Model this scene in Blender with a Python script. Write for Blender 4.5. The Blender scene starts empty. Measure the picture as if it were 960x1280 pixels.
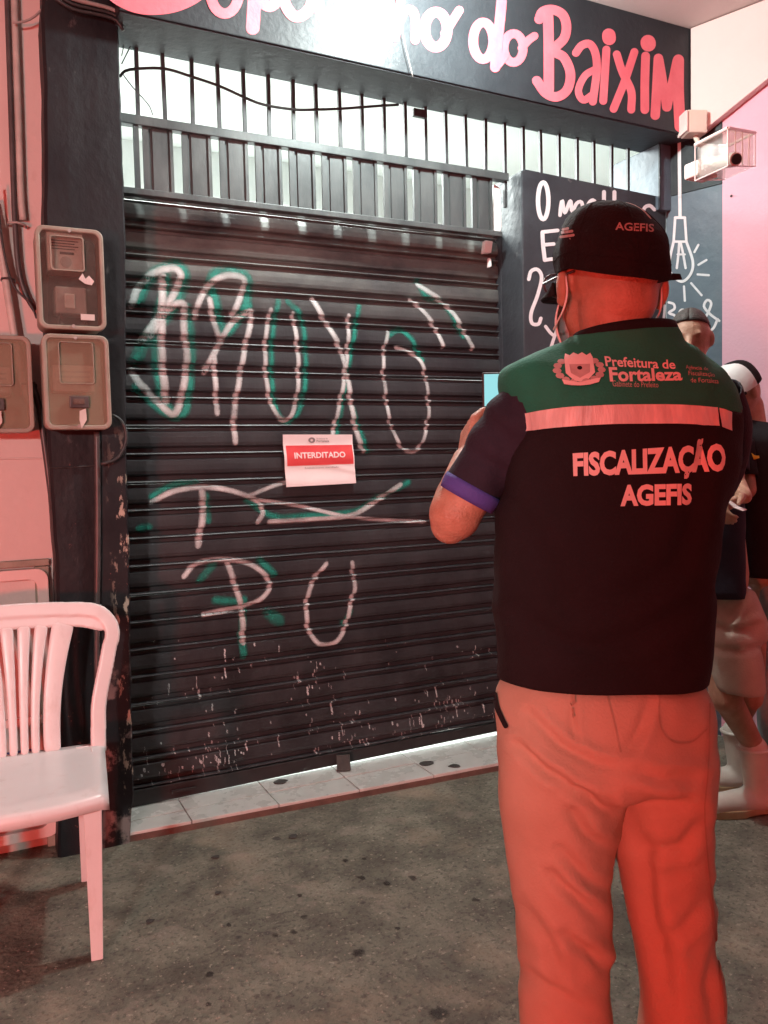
import bpy, bmesh, math, random
from mathutils import Vector, Matrix, noise
from mathutils.bvhtree import BVHTree

random.seed(7)
SC = bpy.context.scene
COL = SC.collection
PI = math.pi

# ------------------------------------------------------------------ camera
FPX, YAW, PITCH, ROLL = 1050.0, 0.4575116, -0.0612648, -0.0228442
CAM = Vector((0.0, -3.3825, 1.39))
FW = Vector((math.sin(YAW) * math.cos(PITCH), math.cos(YAW) * math.cos(PITCH), math.sin(PITCH)))
_r = Vector((math.cos(YAW), -math.sin(YAW), 0.0))
_u = _r.cross(FW)
RT = _r * math.cos(ROLL) + _u * math.sin(ROLL)
UP = _u * math.cos(ROLL) - _r * math.sin(ROLL)
cam = bpy.data.cameras.new('camera')
cam.sensor_fit = 'VERTICAL'
cam.sensor_height = 36.0
cam.lens = FPX / 1280.0 * 36.0
cam.clip_start = 0.05
cam.clip_end = 300.0
camo = bpy.data.objects.new('camera', cam)
COL.objects.link(camo)
camo.matrix_world = Matrix(((RT.x, UP.x, -FW.x, CAM.x), (RT.y, UP.y, -FW.y, CAM.y), (RT.z, UP.z, -FW.z, CAM.z), (0, 0, 0, 1)))
SC.camera = camo

# ------------------------------------------------------------------ world, lamps, exposure
w = bpy.data.worlds.new('World')
SC.world = w
w.use_nodes = True
nt = w.node_tree
sky = nt.nodes.new('ShaderNodeTexSky')
sky.sky_type = 'NISHITA'
sky.sun_disc = False
sky.sun_elevation = math.radians(2.0)
sky.sun_rotation = math.radians(200.0)
nt.links.new(sky.outputs[0], nt.nodes['Background'].inputs[0])
nt.nodes['Background'].inputs[1].default_value = 0.005
SC.view_settings.view_transform = 'Standard'
SC.view_settings.look = 'None'
SC.view_settings.exposure = 0.0
SC.view_settings.gamma = 1.0


def lamp(name, kind, loc, power, color, size=0.1, target=None, spot=None):
    d = bpy.data.lights.new(name, kind)
    d.energy = power
    d.color = color
    if kind == 'AREA':
        d.size = size
    else:
        d.shadow_soft_size = size
    o = bpy.data.objects.new(name, d)
    o.location = loc
    if target is not None:
        o.rotation_euler = (Vector(target) - Vector(loc)).to_track_quat('-Z', 'Y').to_euler()
    if kind == 'SPOT':
        d.spot_size = spot
        d.spot_blend = 0.6
    COL.objects.link(o)
    return o


LAMP = (1.58, -0.76, 3.2)
lamp('pendant_light', 'POINT', LAMP, 125.0, (0.9, 1.0, 0.95), 0.045)
lamp('shop_light', 'AREA', (1.9, 1.5, 3.3), 340.0, (0.93, 1.0, 0.97), 1.4, (1.9, 1.5, 0.0))
lamp('red_street_light', 'AREA', (-3.0, -5.6, 0.7), 230.0, (1.0, 0.062, 0.047), 0.35, (0.8, -2.0, 1.2))
lamp('warm_street_light', 'SPOT', (-1.9, -5.2, 2.1), 450.0, (1.0, 0.9, 0.85), 0.12, (-0.3, -0.4, 1.1), math.radians(56.5))
lamp('far_white_light', 'AREA', (4.6, -6.0, 3.6), 38.0, (1.0, 0.9, 0.95), 0.5, (3.2, -0.6, 1.6))


# ------------------------------------------------------------------ helpers
def P(px, py, axis, val):
    """point of the place seen at a photo pixel, on the plane axis = val"""
    d = FW * FPX + RT * (px - 480) + UP * (640 - py)
    t = (val - CAM[axis]) / d[axis]
    return CAM + d * t


def D(px, py, depth):
    return CAM + (FW + RT * ((px - 480) / FPX) + UP * ((640 - py) / FPX)) * depth


def to_px(p):
    d = Vector(p) - CAM
    z = d.dot(FW)
    return 480 + FPX * d.dot(RT) / z, 640 - FPX * d.dot(UP) / z


WLOC = {}


def thing(name, label, cat, loc, group=None):
    o = bpy.data.objects.new(name, None)
    COL.objects.link(o)
    o.location = loc
    o.empty_display_size = 0.1
    o['label'] = label
    o['category'] = cat
    if group:
        o['group'] = group
    WLOC[o.name] = Vector(loc)
    return o


def mk(name, verts, faces, mat, parent=None, origin=None, smooth=False, bev=0.0, subd=0, auto=False):
    if parent is not None:
        org = WLOC[parent.name]
    else:
        org = Vector(origin) if origin is not None else Vector((0, 0, 0))
    me = bpy.data.meshes.new(name)
    me.from_pydata([tuple(Vector(v) - org) for v in verts], [], faces)
    me.validate()
    me.update()
    me.materials.append(mat)
    o = bpy.data.objects.new(name, me)
    COL.objects.link(o)
    if parent is not None:
        o.parent = parent
        WLOC[o.name] = org
    else:
        o.location = org
        WLOC[o.name] = org
    if smooth:
        me.polygons.foreach_set('use_smooth', [True] * len(me.polygons))
    if bev:
        m = o.modifiers.new('bevel', 'BEVEL')
        m.width = bev
        m.segments = 2
        m.limit_method = 'ANGLE'
        m.angle_limit = 0.6
    if subd:
        m = o.modifiers.new('subd', 'SUBSURF')
        m.levels = subd
        m.render_levels = subd
    return o


def child_of_part(name, verts, faces, mat, part, **k):
    return mk(name, verts, faces, mat, part, **k)


def tag(o, label, cat, group=None):
    o['label'] = label
    o['category'] = cat
    if group:
        o['group'] = group
    return o


def struct(o, kind='structure'):
    o['kind'] = kind
    return o


class MB:
    def __init__(s):
        s.v = []
        s.f = []

    def add(s, vs, fs):
        n = len(s.v)
        s.v += [Vector(v) for v in vs]
        s.f += [tuple(i + n for i in f) for f in fs]
        return s

    def box(s, lo, hi, M=None):
        x0, y0, z0 = lo
        x1, y1, z1 = hi
        vs = [Vector(p) for p in ((x0, y0, z0), (x1, y0, z0), (x1, y1, z0), (x0, y1, z0), (x0, y0, z1), (x1, y0, z1), (x1, y1, z1), (x0, y1, z1))]
        if M is not None:
            vs = [M @ v for v in vs]
        return s.add(vs, [(0, 3, 2, 1), (4, 5, 6, 7), (0, 1, 5, 4), (1, 2, 6, 5), (2, 3, 7, 6), (3, 0, 4, 7)])

    def prism(s, poly, y0, y1, plane='xz', M=None):
        """closed polygon (a,b) extruded between two values of the third axis"""
        n = len(poly)
        vs = []
        for t in (y0, y1):
            for a, b in poly:
                vs.append(Vector((a, t, b)) if plane == 'xz' else (Vector((a, b, t)) if plane == 'xy' else Vector((t, a, b))))
        if M is not None:
            vs = [M @ v for v in vs]
        fs = [tuple(range(n)), tuple(range(2 * n - 1, n - 1, -1))]
        fs += [(i, i + n, (i + 1) % n + n, (i + 1) % n) for i in range(n)]
        return s.add(vs, fs)

    def loft(s, rings, cap=True, closed=True):
        n = len(rings[0])
        vs = [p for r in rings for p in r]
        fs = []
        for k in range(len(rings) - 1):
            for i in range(n if closed else n - 1):
                j = (i + 1) % n
                fs.append((k * n + i, k * n + j, (k + 1) * n + j, (k + 1) * n + i))
        if cap:
            fs.append(tuple(range(n - 1, -1, -1)))
            fs.append(tuple(range((len(rings) - 1) * n, len(rings) * n)))
        return s.add(vs, fs)

    def tube(s, path, r, n=8, cap=True):
        path = [Vector(p) for p in path]
        m = len(path)
        rs = r if isinstance(r, (list, tuple)) else [r] * m
        t0 = (path[1] - path[0]).normalized()
        ref = Vector((0, 0, 1)) if abs(t0.z) < 0.9 else Vector((1, 0, 0))
        a = t0.cross(ref).normalized()
        rings = []
        for i in range(m):
            t = (path[min(i + 1, m - 1)] - path[max(i - 1, 0)]).normalized()
            a = (a - t * a.dot(t)).normalized()
            b = t.cross(a)
            rings.append([path[i] + (a * math.cos(q * 2 * PI / n) + b * math.sin(q * 2 * PI / n)) * rs[i] for q in range(n)])
        return s.loft(rings, cap)

    def bar(s, path, widths, thick, normal):
        """flat bar with rounded edges along a path; its broad side looks along normal"""
        path = [Vector(p) for p in path]
        m = len(path)
        ws = widths if isinstance(widths, (list, tuple)) else [widths] * m
        rings = []
        for i in range(m):
            t = (path[min(i + 1, m - 1)] - path[max(i - 1, 0)]).normalized()
            nn = Vector(normal(path[i]) if callable(normal) else normal)
            nn = (nn - t * nn.dot(t)).normalized()
            b = t.cross(nn)
            hw = ws[i] / 2
            ht = thick / 2
            c = min(ht * 0.6, hw * 0.5)
            pts = [(-hw, -ht + c), (-hw + c, -ht), (hw - c, -ht), (hw, -ht + c), (hw, ht - c), (hw - c, ht), (-hw + c, ht), (-hw, ht - c)]
            rings.append([path[i] + b * x + nn * y for x, y in pts])
        return s.loft(rings)

    def cyl(s, c, axis, r, h, n=16, r2=None):
        axis = Vector(axis).normalized()
        c = Vector(c)
        return s.tube([c, c + axis * h], [r, r if r2 is None else r2], n)

    def sphere(s, c, rad, M=None, nu=16, nv=10):
        c = Vector(c)
        rings = []
        for j in range(1, nv):
            th = PI * j / nv
            rings.append([Vector((math.sin(th) * math.cos(2 * PI * i / nu) * rad[0], math.sin(th) * math.sin(2 * PI * i / nu) * rad[1], math.cos(th) * rad[2])) for i in range(nu)])
        vs = [p for r in rings for p in r] + [Vector((0, 0, rad[2])), Vector((0, 0, -rad[2]))]
        if M is not None:
            vs = [M @ v for v in vs]
        n = nu
        fs = []
        for k in range(nv - 2):
            for i in range(n):
                j = (i + 1) % n
                fs.append((k * n + i, (k + 1) * n + i, (k + 1) * n + j, k * n + j))
        top, bot = len(vs) - 2, len(vs) - 1
        for i in range(n):
            j = (i + 1) % n
            fs.append((top, i, j))
            fs.append((bot, (nv - 2) * n + j, (nv - 2) * n + i))
        return s.add([c + v for v in vs], fs)

    def capsule(s, p0, r0, p1, r1, nu=12, nv=8):
        p0, p1 = Vector(p0), Vector(p1)
        ax = (p1 - p0)
        L = ax.length
        if L < 1e-6:
            return s.sphere(p0, (r0, r0, r0))
        q = ax.to_track_quat('Z', 'Y').to_matrix()
        rings = []
        for j in range(1, nv):
            th = PI * j / nv
            for rep in ((0, 1) if j == nv // 2 else (0,)):
                up = j < nv // 2 or (j == nv // 2 and rep == 0)
                c, r = (p1, r1) if up else (p0, r0)
                rings.append([c + q @ Vector((math.sin(th) * math.cos(2 * PI * i / nu) * r, math.sin(th) * math.sin(2 * PI * i / nu) * r, math.cos(th) * r)) for i in range(nu)])
        rings.reverse()
        return s.loft(rings)

    def build(s, name, mat, parent=None, **k):
        return mk(name, s.v, s.f, mat, parent, **k)


def remesh(mb, voxel, smooth=4, fac=0.5):
    me = bpy.data.meshes.new('tmp')
    me.from_pydata([tuple(v) for v in mb.v], [], mb.f)
    me.update()
    bm = bmesh.new()
    bm.from_mesh(me)
    bmesh.ops.recalc_face_normals(bm, faces=bm.faces)
    bm.to_mesh(me)
    bm.free()
    o = bpy.data.objects.new('tmp', me)
    COL.objects.link(o)
    m = o.modifiers.new('r', 'REMESH')
    m.mode = 'VOXEL'
    m.voxel_size = voxel
    m.adaptivity = 0.0
    if smooth:
        m = o.modifiers.new('s', 'SMOOTH')
        m.iterations = smooth
        m.factor = fac
    dg = bpy.context.evaluated_depsgraph_get()
    dg.update()
    me2 = bpy.data.meshes.new_from_object(o.evaluated_get(dg))
    vs = [v.co.copy() for v in me2.vertices]
    fs = [tuple(p.vertices) for p in me2.polygons]
    bpy.data.objects.remove(o)
    bpy.data.meshes.remove(me)
    bpy.data.meshes.remove(me2)
    return vs, fs


def vnormals(vs, fs):
    ns = [Vector((0, 0, 0)) for _ in vs]
    for f in fs:
        a, b, c = vs[f[0]], vs[f[1]], vs[f[2]]
        n = (b - a).cross(c - a)
        for i in f:
            ns[i] += n
    return [n.normalized() if n.length > 1e-12 else Vector((0, 0, 1)) for n in ns]


def catmull(pts, step):
    pts = [Vector(p) for p in pts]
    out = []
    for i in range(len(pts) - 1):
        p0 = pts[i - 1] if i else pts[0] * 2 - pts[1]
        p1, p2 = pts[i], pts[i + 1]
        p3 = pts[i + 2] if i + 2 < len(pts) else pts[-1] * 2 - pts[-2]
        n = max(2, int((p2 - p1).length / step))
        for k in range(n):
            t = k / n
            out.append(0.5 * (2 * p1 + (p2 - p0) * t + (2 * p0 - 5 * p1 + 4 * p2 - p3) * t * t + (3 * p1 - p0 - 3 * p2 + p3) * t ** 3))
    out.append(pts[-1])
    return out


# ------------------------------------------------------------------ materials
def mat(name, base, rough=0.6, var=None, vscale=8.0, bump=0.0, bscale=60.0, metal=0.0, spec=0.5, stretch=(1, 1, 1), fine=None, detail=6.0, coat=0.0, trans=0.0, emit=None, alpha=None):
    m = bpy.data.materials.new(name)
    m.use_nodes = True
    t = m.node_tree
    b = t.nodes['Principled BSDF']
    b.inputs['Roughness'].default_value = rough
    b.inputs['Metallic'].default_value = metal
    b.inputs['Specular IOR Level'].default_value = spec
    b.inputs['Base Color'].default_value = (*base, 1)
    if coat:
        b.inputs['Coat Weight'].default_value = coat
        b.inputs['Coat Roughness'].default_value = 0.15
    if trans:
        b.inputs['Transmission Weight'].default_value = trans
    if emit:
        b.inputs['Emission Color'].default_value = (*emit[0], 1)
        b.inputs['Emission Strength'].default_value = emit[1]
    if alpha is not None:
        b.inputs['Alpha'].default_value = alpha
    tc = t.nodes.new('ShaderNodeTexCoord')
    mp = t.nodes.new('ShaderNodeMapping')
    mp.inputs['Scale'].default_value = stretch
    t.links.new(tc.outputs['Object'], mp.inputs[0])
    if var is not None:
        n = t.nodes.new('ShaderNodeTexNoise')
        n.inputs['Scale'].default_value = vscale
        n.inputs['Detail'].default_value = detail
        n.inputs['Roughness'].default_value = 0.62
        t.links.new(mp.outputs[0], n.inputs['Vector'])
        r = t.nodes.new('ShaderNodeValToRGB')
        r.color_ramp.elements[0].position = 0.33
        r.color_ramp.elements[1].position = 0.68
        r.color_ramp.elements[0].color = (*base, 1)
        r.color_ramp.elements[1].color = (*var, 1)
        t.links.new(n.outputs['Fac'], r.inputs[0])
        t.links.new(r.outputs[0], b.inputs['Base Color'])
        mr = t.nodes.new('ShaderNodeMapRange')
        mr.inputs['To Min'].default_value = max(0.02, rough - 0.12)
        mr.inputs['To Max'].default_value = min(1.0, rough + 0.12)
        t.links.new(n.outputs['Fac'], mr.inputs['Value'])
        t.links.new(mr.outputs[0], b.inputs['Roughness'])
    if bump:
        n2 = t.nodes.new('ShaderNodeTexNoise')
        n2.inputs['Scale'].default_value = bscale
        n2.inputs['Detail'].default_value = 5.0
        t.links.new(mp.outputs[0], n2.inputs['Vector'])
        bp = t.nodes.new('ShaderNodeBump')
        bp.inputs['Strength'].default_value = bump
        bp.inputs['Distance'].default_value = 0.01
        t.links.new(n2.outputs['Fac'], bp.inputs['Height'])
        t.links.new(bp.outputs[0], b.inputs['Normal'])
    return m


def over(m, color, scale, lo, hi, stretch=(1, 1, 1), zmin=None, zmax=None, xmin=None, kind='noise', amount=1.0, rough=None):
    """lays stains, chips, dirt or a painted lamplit tone with their own shape over a material's colour"""
    t = m.node_tree
    b = t.nodes['Principled BSDF']
    ge = t.nodes.new('ShaderNodeNewGeometry')
    mp = t.nodes.new('ShaderNodeMapping')
    mp.inputs['Scale'].default_value = stretch
    t.links.new(ge.outputs['Position'], mp.inputs[0])
    if kind == 'noise':
        n = t.nodes.new('ShaderNodeTexNoise')
        n.inputs['Scale'].default_value = scale
        n.inputs['Detail'].default_value = 8.0
        n.inputs['Roughness'].default_value = 0.65
        src = n.outputs['Fac']
    else:
        n = t.nodes.new('ShaderNodeTexVoronoi')
        n.inputs['Scale'].default_value = scale
        src = n.outputs['Distance']
        nz = t.nodes.new('ShaderNodeTexNoise')
        nz.inputs['Scale'].default_value = scale * 4
        t.links.new(mp.outputs[0], nz.inputs['Vector'])
        mx = t.nodes.new('ShaderNodeMath')
        mx.operation = 'MULTIPLY_ADD'
        mx.inputs[1].default_value = 0.18
        t.links.new(nz.outputs['Fac'], mx.inputs[0])
        t.links.new(src, mx.inputs[2])
        src = mx.outputs[0]
    t.links.new(mp.outputs[0], n.inputs['Vector'])
    mr = t.nodes.new('ShaderNodeMapRange')
    mr.inputs['From Min'].default_value = lo
    mr.inputs['From Max'].default_value = hi
    t.links.new(src, mr.inputs['Value'])
    fac = mr.outputs[0]
    sep = None
    for val, out, sgn in ((zmin, 'Z', 1), (zmax, 'Z', -1), (xmin, 'X', 1)):
        if val is None:
            continue
        if sep is None:
            sep = t.nodes.new('ShaderNodeSeparateXYZ')
            t.links.new(ge.outputs['Position'], sep.inputs[0])
        r2 = t.nodes.new('ShaderNodeMapRange')
        soft = 0.05 if out == 'X' else 0.35
        r2.inputs['From Min'].default_value = val
        r2.inputs['From Max'].default_value = val + sgn * soft
        t.links.new(sep.outputs[out], r2.inputs['Value'])
        mm = t.nodes.new('ShaderNodeMath')
        mm.operation = 'MULTIPLY'
        t.links.new(fac, mm.inputs[0])
        t.links.new(r2.outputs[0], mm.inputs[1])
        fac = mm.outputs[0]
    am = t.nodes.new('ShaderNodeMath')
    am.operation = 'MULTIPLY'
    am.inputs[1].default_value = amount
    t.links.new(fac, am.inputs[0])
    mix = t.nodes.new('ShaderNodeMix')
    mix.data_type = 'RGBA'
    t.links.new(am.outputs[0], mix.inputs[0])
    if b.inputs['Base Color'].links:
        t.links.new(b.inputs['Base Color'].links[0].from_socket, mix.inputs[6])
    else:
        mix.inputs[6].default_value = b.inputs['Base Color'].default_value
    mix.inputs[7].default_value = (*color, 1)
    t.links.new(mix.outputs[2], b.inputs['Base Color'])
    return m


M = {}
M['concrete'] = mat('concrete_floor', (0.085, 0.088, 0.067), 0.78, (0.22, 0.222, 0.17), 6.5, 0.9, 60.0, detail=15)
over(M['concrete'], (0.07, 0.066, 0.05), 2.3, 0.5, 0.66, amount=0.75)
over(M['concrete'], (0.05, 0.047, 0.037), 14, 0.52, 0.66, amount=0.65)
over(M['concrete'], (0.025, 0.024, 0.02), 60, 0.52, 0.62, amount=0.6)
over(M['concrete'], (0.4, 0.38, 0.3), 48, 0.59, 0.66, amount=0.55)
over(M['concrete'], (0.31, 0.285, 0.23), 7.0, 0.56, 0.68, amount=0.55)
over(M['concrete'], (0.34, 0.27, 0.19), 1.7, 0.55, 0.72, amount=0.55)
over(M['concrete'], (0.05, 0.047, 0.042), 26, 0.6, 0.72, amount=0.7)
over(M['concrete'], (0.035, 0.034, 0.032), 4.5, 0.155, 0.125, kind='vor', amount=0.85)
over(M['concrete'], (0.42, 0.4, 0.36), 38, 0.68, 0.76, amount=0.6)
M['black_plaster'] = mat('black_painted_plaster', (0.022, 0.022, 0.026), 0.5, (0.045, 0.044, 0.048), 7, 0.5, 28, stretch=(1, 1, 0.35))
over(M['black_plaster'], (0.11, 0.1, 0.1), 9, 0.66, 0.74, stretch=(1.6, 1.6, 0.8), amount=0.7)
M['pillar'] = mat('black_pillar_paint', (0.008, 0.008, 0.011), 0.55, (0.018, 0.018, 0.021), 5, 0.3, 34, spec=0.3, stretch=(1, 1, 0.7))
over(M['pillar'], (0.13, 0.12, 0.12), 11, 0.64, 0.72, stretch=(1.8, 1.8, 0.7), amount=0.6)
over(M['pillar'], (0.5, 0.42, 0.34), 30, 0.56, 0.6, stretch=(1, 1, 0.35), xmin=0.435, zmax=1.55, amount=0.95)
over(M['pillar'], (0.28, 0.22, 0.21), 5, 0.5, 0.56, xmin=0.36, zmax=0.75, amount=0.9)
over(M['pillar'], (0.3, 0.12, 0.1), 24, 0.66, 0.7, zmax=1.7, amount=0.8)
M['sign'] = mat('sign_black_paint', (0.017, 0.021, 0.026), 0.5, (0.027, 0.032, 0.038), 5, 0.22, 40, spec=0.35)
M['soffit'] = mat('soffit_paint', (0.03, 0.038, 0.047), 0.65, (0.055, 0.066, 0.075), 4, 0.3, 30)
M['sign_letter'] = mat('sign_letter_paint', (0.72, 0.13, 0.17), 0.5, (0.8, 0.18, 0.22), 9, 0.15, 50)
M['chalk_wall'] = mat('slate_painted_wall', (0.022, 0.028, 0.035), 0.55, (0.038, 0.047, 0.056), 6, 0.5, 22)
over(M['chalk_wall'], (0.2, 0.2, 0.2), 14, 0.66, 0.72, amount=0.5)
M['chalk_side'] = mat('slate_blue_side', (0.075, 0.11, 0.145), 0.5, (0.11, 0.15, 0.185), 4, 0.35, 22)
M['chalk'] = mat('white_sign_paint', (0.72, 0.72, 0.75), 0.7, (0.82, 0.82, 0.84), 30)
M['pink_wall'] = mat('pink_wall_paint', (0.72, 0.40, 0.50), 0.7, (0.76, 0.45, 0.54), 2.5, 0.12, 70)
over(M['pink_wall'], (0.6, 0.31, 0.4), 3, 0.62, 0.8, amount=0.4)
M['pale_wall'] = mat('pale_pink_paint', (0.72, 0.57, 0.54), 0.75, (0.76, 0.61, 0.58), 2, 0.1, 60)
M['left_wall'] = mat('salmon_wall_paint', (0.62, 0.52, 0.49), 0.7, (0.68, 0.57, 0.54), 3, 0.3, 26)
over(M['left_wall'], (0.4, 0.25, 0.2), 5, 0.6, 0.72, stretch=(1, 1, 0.5), amount=0.5)
over(M['left_wall'], (0.36, 0.33, 0.28), 3, 0.4, 0.6, zmax=0.9, amount=0.6)
M['cement'] = mat('bare_cement', (0.27, 0.25, 0.2), 0.85, (0.36, 0.33, 0.27), 12, 0.5, 60)
M['ceiling'] = mat('ceiling_paint', (0.6, 0.56, 0.54), 0.85, (0.66, 0.61, 0.59), 1.5, 0.1, 50)
M['inner_white'] = mat('white_inner_wall', (0.78, 0.8, 0.78), 0.8, (0.83, 0.84, 0.83), 2, 0.08, 60)
M['tile'] = mat('white_floor_tile', (0.5, 0.53, 0.5), 0.28, (0.58, 0.61, 0.58), 9, 0.04, 20)
over(M['tile'], (0.28, 0.26, 0.22), 6, 0.6, 0.8, amount=0.4)
M['grout'] = mat('red_step_edge', (0.085, 0.06, 0.048), 0.9, (0.15, 0.095, 0.075), 14, 0.5, 50)
M['shutter'] = mat('shutter_steel', (0.03, 0.034, 0.039), 0.4, (0.058, 0.062, 0.067), 5, 0.12, 60, metal=0.25, stretch=(1, 1, 0.5))
over(M['shutter'], (0.014, 0.013, 0.014), 3.5, 0.45, 0.75, zmax=0.95, amount=0.85)
over(M['shutter'], (0.2, 0.18, 0.16), 60, 0.7, 0.76, amount=0.5)
over(M['shutter'], (0.21, 0.215, 0.2), 2.6, 0.4, 0.6, stretch=(0.5, 1, 1), zmin=1.95, amount=0.85)  # paler upper slats: the lamp's light painted into the steel colour
M['gate'] = mat('gate_grey_steel', (0.055, 0.066, 0.07), 0.45, (0.11, 0.125, 0.127), 7, 0.1, 60, metal=0.2, stretch=(1, 1, 0.4))
M['bar'] = mat('bar_dark_steel', (0.03, 0.034, 0.037), 0.5, (0.07, 0.075, 0.08), 20, metal=0.2)
M['black'] = mat('matt_black', (0.012, 0.012, 0.013), 0.55, (0.022, 0.021, 0.022), 20)
M['cable'] = mat('cable_rubber', (0.02, 0.02, 0.022), 0.5, (0.05, 0.05, 0.05), 30)
M['grey_cable'] = mat('grey_cable', (0.3, 0.28, 0.27), 0.55, (0.42, 0.4, 0.38), 30)
M['pvc'] = mat('grey_conduit', (0.4, 0.4, 0.37), 0.45, (0.55, 0.54, 0.5), 12, 0.1, 60)
M['pvc_dark'] = mat('dark_conduit', (0.05, 0.045, 0.045), 0.4, (0.09, 0.08, 0.08), 12)
M['meter_shell'] = mat('meter_box_plastic', (0.26, 0.245, 0.2), 0.4, (0.34, 0.31, 0.26), 9, 0.1, 60)
M['meter_back'] = mat('meter_box_back', (0.07, 0.06, 0.055), 0.6, (0.11, 0.095, 0.085), 9)
M['meter_back_tan'] = mat('meter_box_tan', (0.3, 0.26, 0.19), 0.5, (0.38, 0.33, 0.25), 9)
M['meter_unit'] = mat('meter_unit', (0.3, 0.29, 0.28), 0.5, (0.38, 0.36, 0.35), 14)
M['meter_face'] = mat('meter_face', (0.55, 0.53, 0.5), 0.5, (0.6, 0.58, 0.55), 14)
M['chair'] = mat('white_chair_plastic', (0.66, 0.68, 0.68), 0.32, (0.71, 0.73, 0.73), 5, 0.03, 40, spec=0.5)
over(M['chair'], (0.4, 0.36, 0.31), 14, 0.58, 0.74, stretch=(1, 1, 0.4), amount=0.35)
M['paper'] = mat('notice_paper', (0.8, 0.77, 0.77), 0.6, (0.84, 0.82, 0.81), 8, 0.05, 30)
M['notice_red'] = mat('notice_red', (0.66, 0.07, 0.08), 0.4, (0.72, 0.09, 0.09), 8)
M['print_grey'] = mat('print_grey', (0.25, 0.25, 0.25), 0.7)
M['skin'] = mat('skin', (0.36, 0.185, 0.12), 0.48, (0.5, 0.29, 0.2), 22, 0.3, 260)
M['vest_green'] = mat('vest_green_cloth', (0.006, 0.17, 0.1), 0.85, (0.008, 0.21, 0.13), 20, 0.25, 240)
M['vest_black'] = mat('vest_black_cloth', (0.009, 0.009, 0.011), 0.92, (0.013, 0.012, 0.015), 14, 0.25, 240, spec=0.28)
M['shirt_navy'] = mat('navy_shirt', (0.016, 0.016, 0.028), 0.85, (0.024, 0.024, 0.04), 14, 0.25, 200, spec=0.3)
M['cuff'] = mat('blue_cuff', (0.06, 0.06, 0.3), 0.8, (0.075, 0.07, 0.34), 14, 0.2, 200)
M['reflective'] = mat('reflective_tape', (0.55, 0.5, 0.48), 0.4, (0.8, 0.75, 0.72), 16, 0.5, 30, stretch=(2.5, 2.5, 0.4))
M['vest_print'] = mat('vest_print', (0.7, 0.62, 0.6), 0.6, (0.76, 0.69, 0.67), 40)
M['vest_print_dim'] = mat('vest_print_dim', (0.4, 0.33, 0.32), 0.6, (0.5, 0.42, 0.4), 60)
M['cap_print'] = mat('cap_print', (0.3, 0.22, 0.21), 0.7, (0.42, 0.33, 0.31), 200)
M['khaki'] = mat('khaki_trousers', (0.46, 0.37, 0.27), 0.8, (0.51, 0.41, 0.31), 9, 0.2, 220, spec=0.3)
M['cap'] = mat('cap_black', (0.008, 0.007, 0.008), 0.9, (0.015, 0.012, 0.013), 20, 0.5, 160, spec=0.2)
M['hair'] = mat('dark_hair', (0.02, 0.016, 0.014), 0.6, (0.05, 0.04, 0.035), 60, 0.6, 160)
M['stubble'] = mat('short_grey_hair', (0.2, 0.125, 0.095), 0.75, (0.36, 0.24, 0.19), 150, 0.5, 300)
M['mask'] = mat('white_mask', (0.78, 0.77, 0.76), 0.8, (0.82, 0.81, 0.8), 20, 0.1, 90)
M['glass_rim'] = mat('glasses_rim', (0.06, 0.06, 0.065), 0.3)
M['shorts'] = mat('beige_shorts', (0.4, 0.34, 0.28), 0.85, (0.47, 0.41, 0.34), 9, 0.25, 160)
M['rubber_white'] = mat('white_rubber', (0.62, 0.6, 0.53), 0.4, (0.72, 0.7, 0.63), 10, 0.1, 40)
M['rubber_tan'] = mat('tan_rubber', (0.42, 0.33, 0.18), 0.6, (0.5, 0.4, 0.24), 14)
M['jeans'] = mat('washed_jeans', (0.2, 0.25, 0.26), 0.85, (0.3, 0.36, 0.36), 14, 0.3, 160)
M['yellow'] = mat('yellow_print', (0.75, 0.65, 0.05), 0.6)
M['shoe'] = mat('black_shoe', (0.02, 0.018, 0.018), 0.4, (0.03, 0.028, 0.028), 20)
M['bulb'] = mat('lit_bulb', (0.9, 0.9, 0.9), 0.3, emit=((0.95, 1.0, 0.97), 30.0))
M['screen'] = mat('phone_screen', (0.02, 0.03, 0.03), 0.2, emit=((0.35, 0.85, 0.9), 0.9))
M['cream_box'] = mat('cream_plastic', (0.72, 0.62, 0.52), 0.5, (0.76, 0.66, 0.57), 12)
M['cage_rail'] = mat('cage_wire', (0.75, 0.62, 0.6), 0.4)
M['scrap'] = mat('dark_scrap', (0.028, 0.027, 0.025), 0.85, (0.06, 0.057, 0.052), 40)


def clear_mat(name, tint, fac, rough=0.1):
    m = bpy.data.materials.new(name)
    m.use_nodes = True
    t = m.node_tree
    t.nodes.remove(t.nodes['Principled BSDF'])
    out = t.nodes['Material Output']
    tr = t.nodes.new('ShaderNodeBsdfTransparent')
    tr.inputs[0].default_value = (0.9, 0.88, 0.85, 1)
    p = t.nodes.new('ShaderNodeBsdfPrincipled')
    p.inputs['Base Color'].default_value = (*tint, 1)
    p.inputs['Roughness'].default_value = rough
    n = t.nodes.new('ShaderNodeTexNoise')
    n.inputs['Scale'].default_value = 14
    n.inputs['Detail'].default_value = 6
    mr = t.nodes.new('ShaderNodeMapRange')
    mr.inputs['To Min'].default_value = max(0, fac - 0.12)
    mr.inputs['To Max'].default_value = min(1, fac + 0.12)
    mx = t.nodes.new('ShaderNodeMixShader')
    t.links.new(n.outputs['Fac'], mr.inputs['Value'])
    t.links.new(mr.outputs[0], mx.inputs[0])
    t.links.new(tr.outputs[0], mx.inputs[1])
    t.links.new(p.outputs[0], mx.inputs[2])
    t.links.new(mx.outputs[0], out.inputs[0])
    return m


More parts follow.
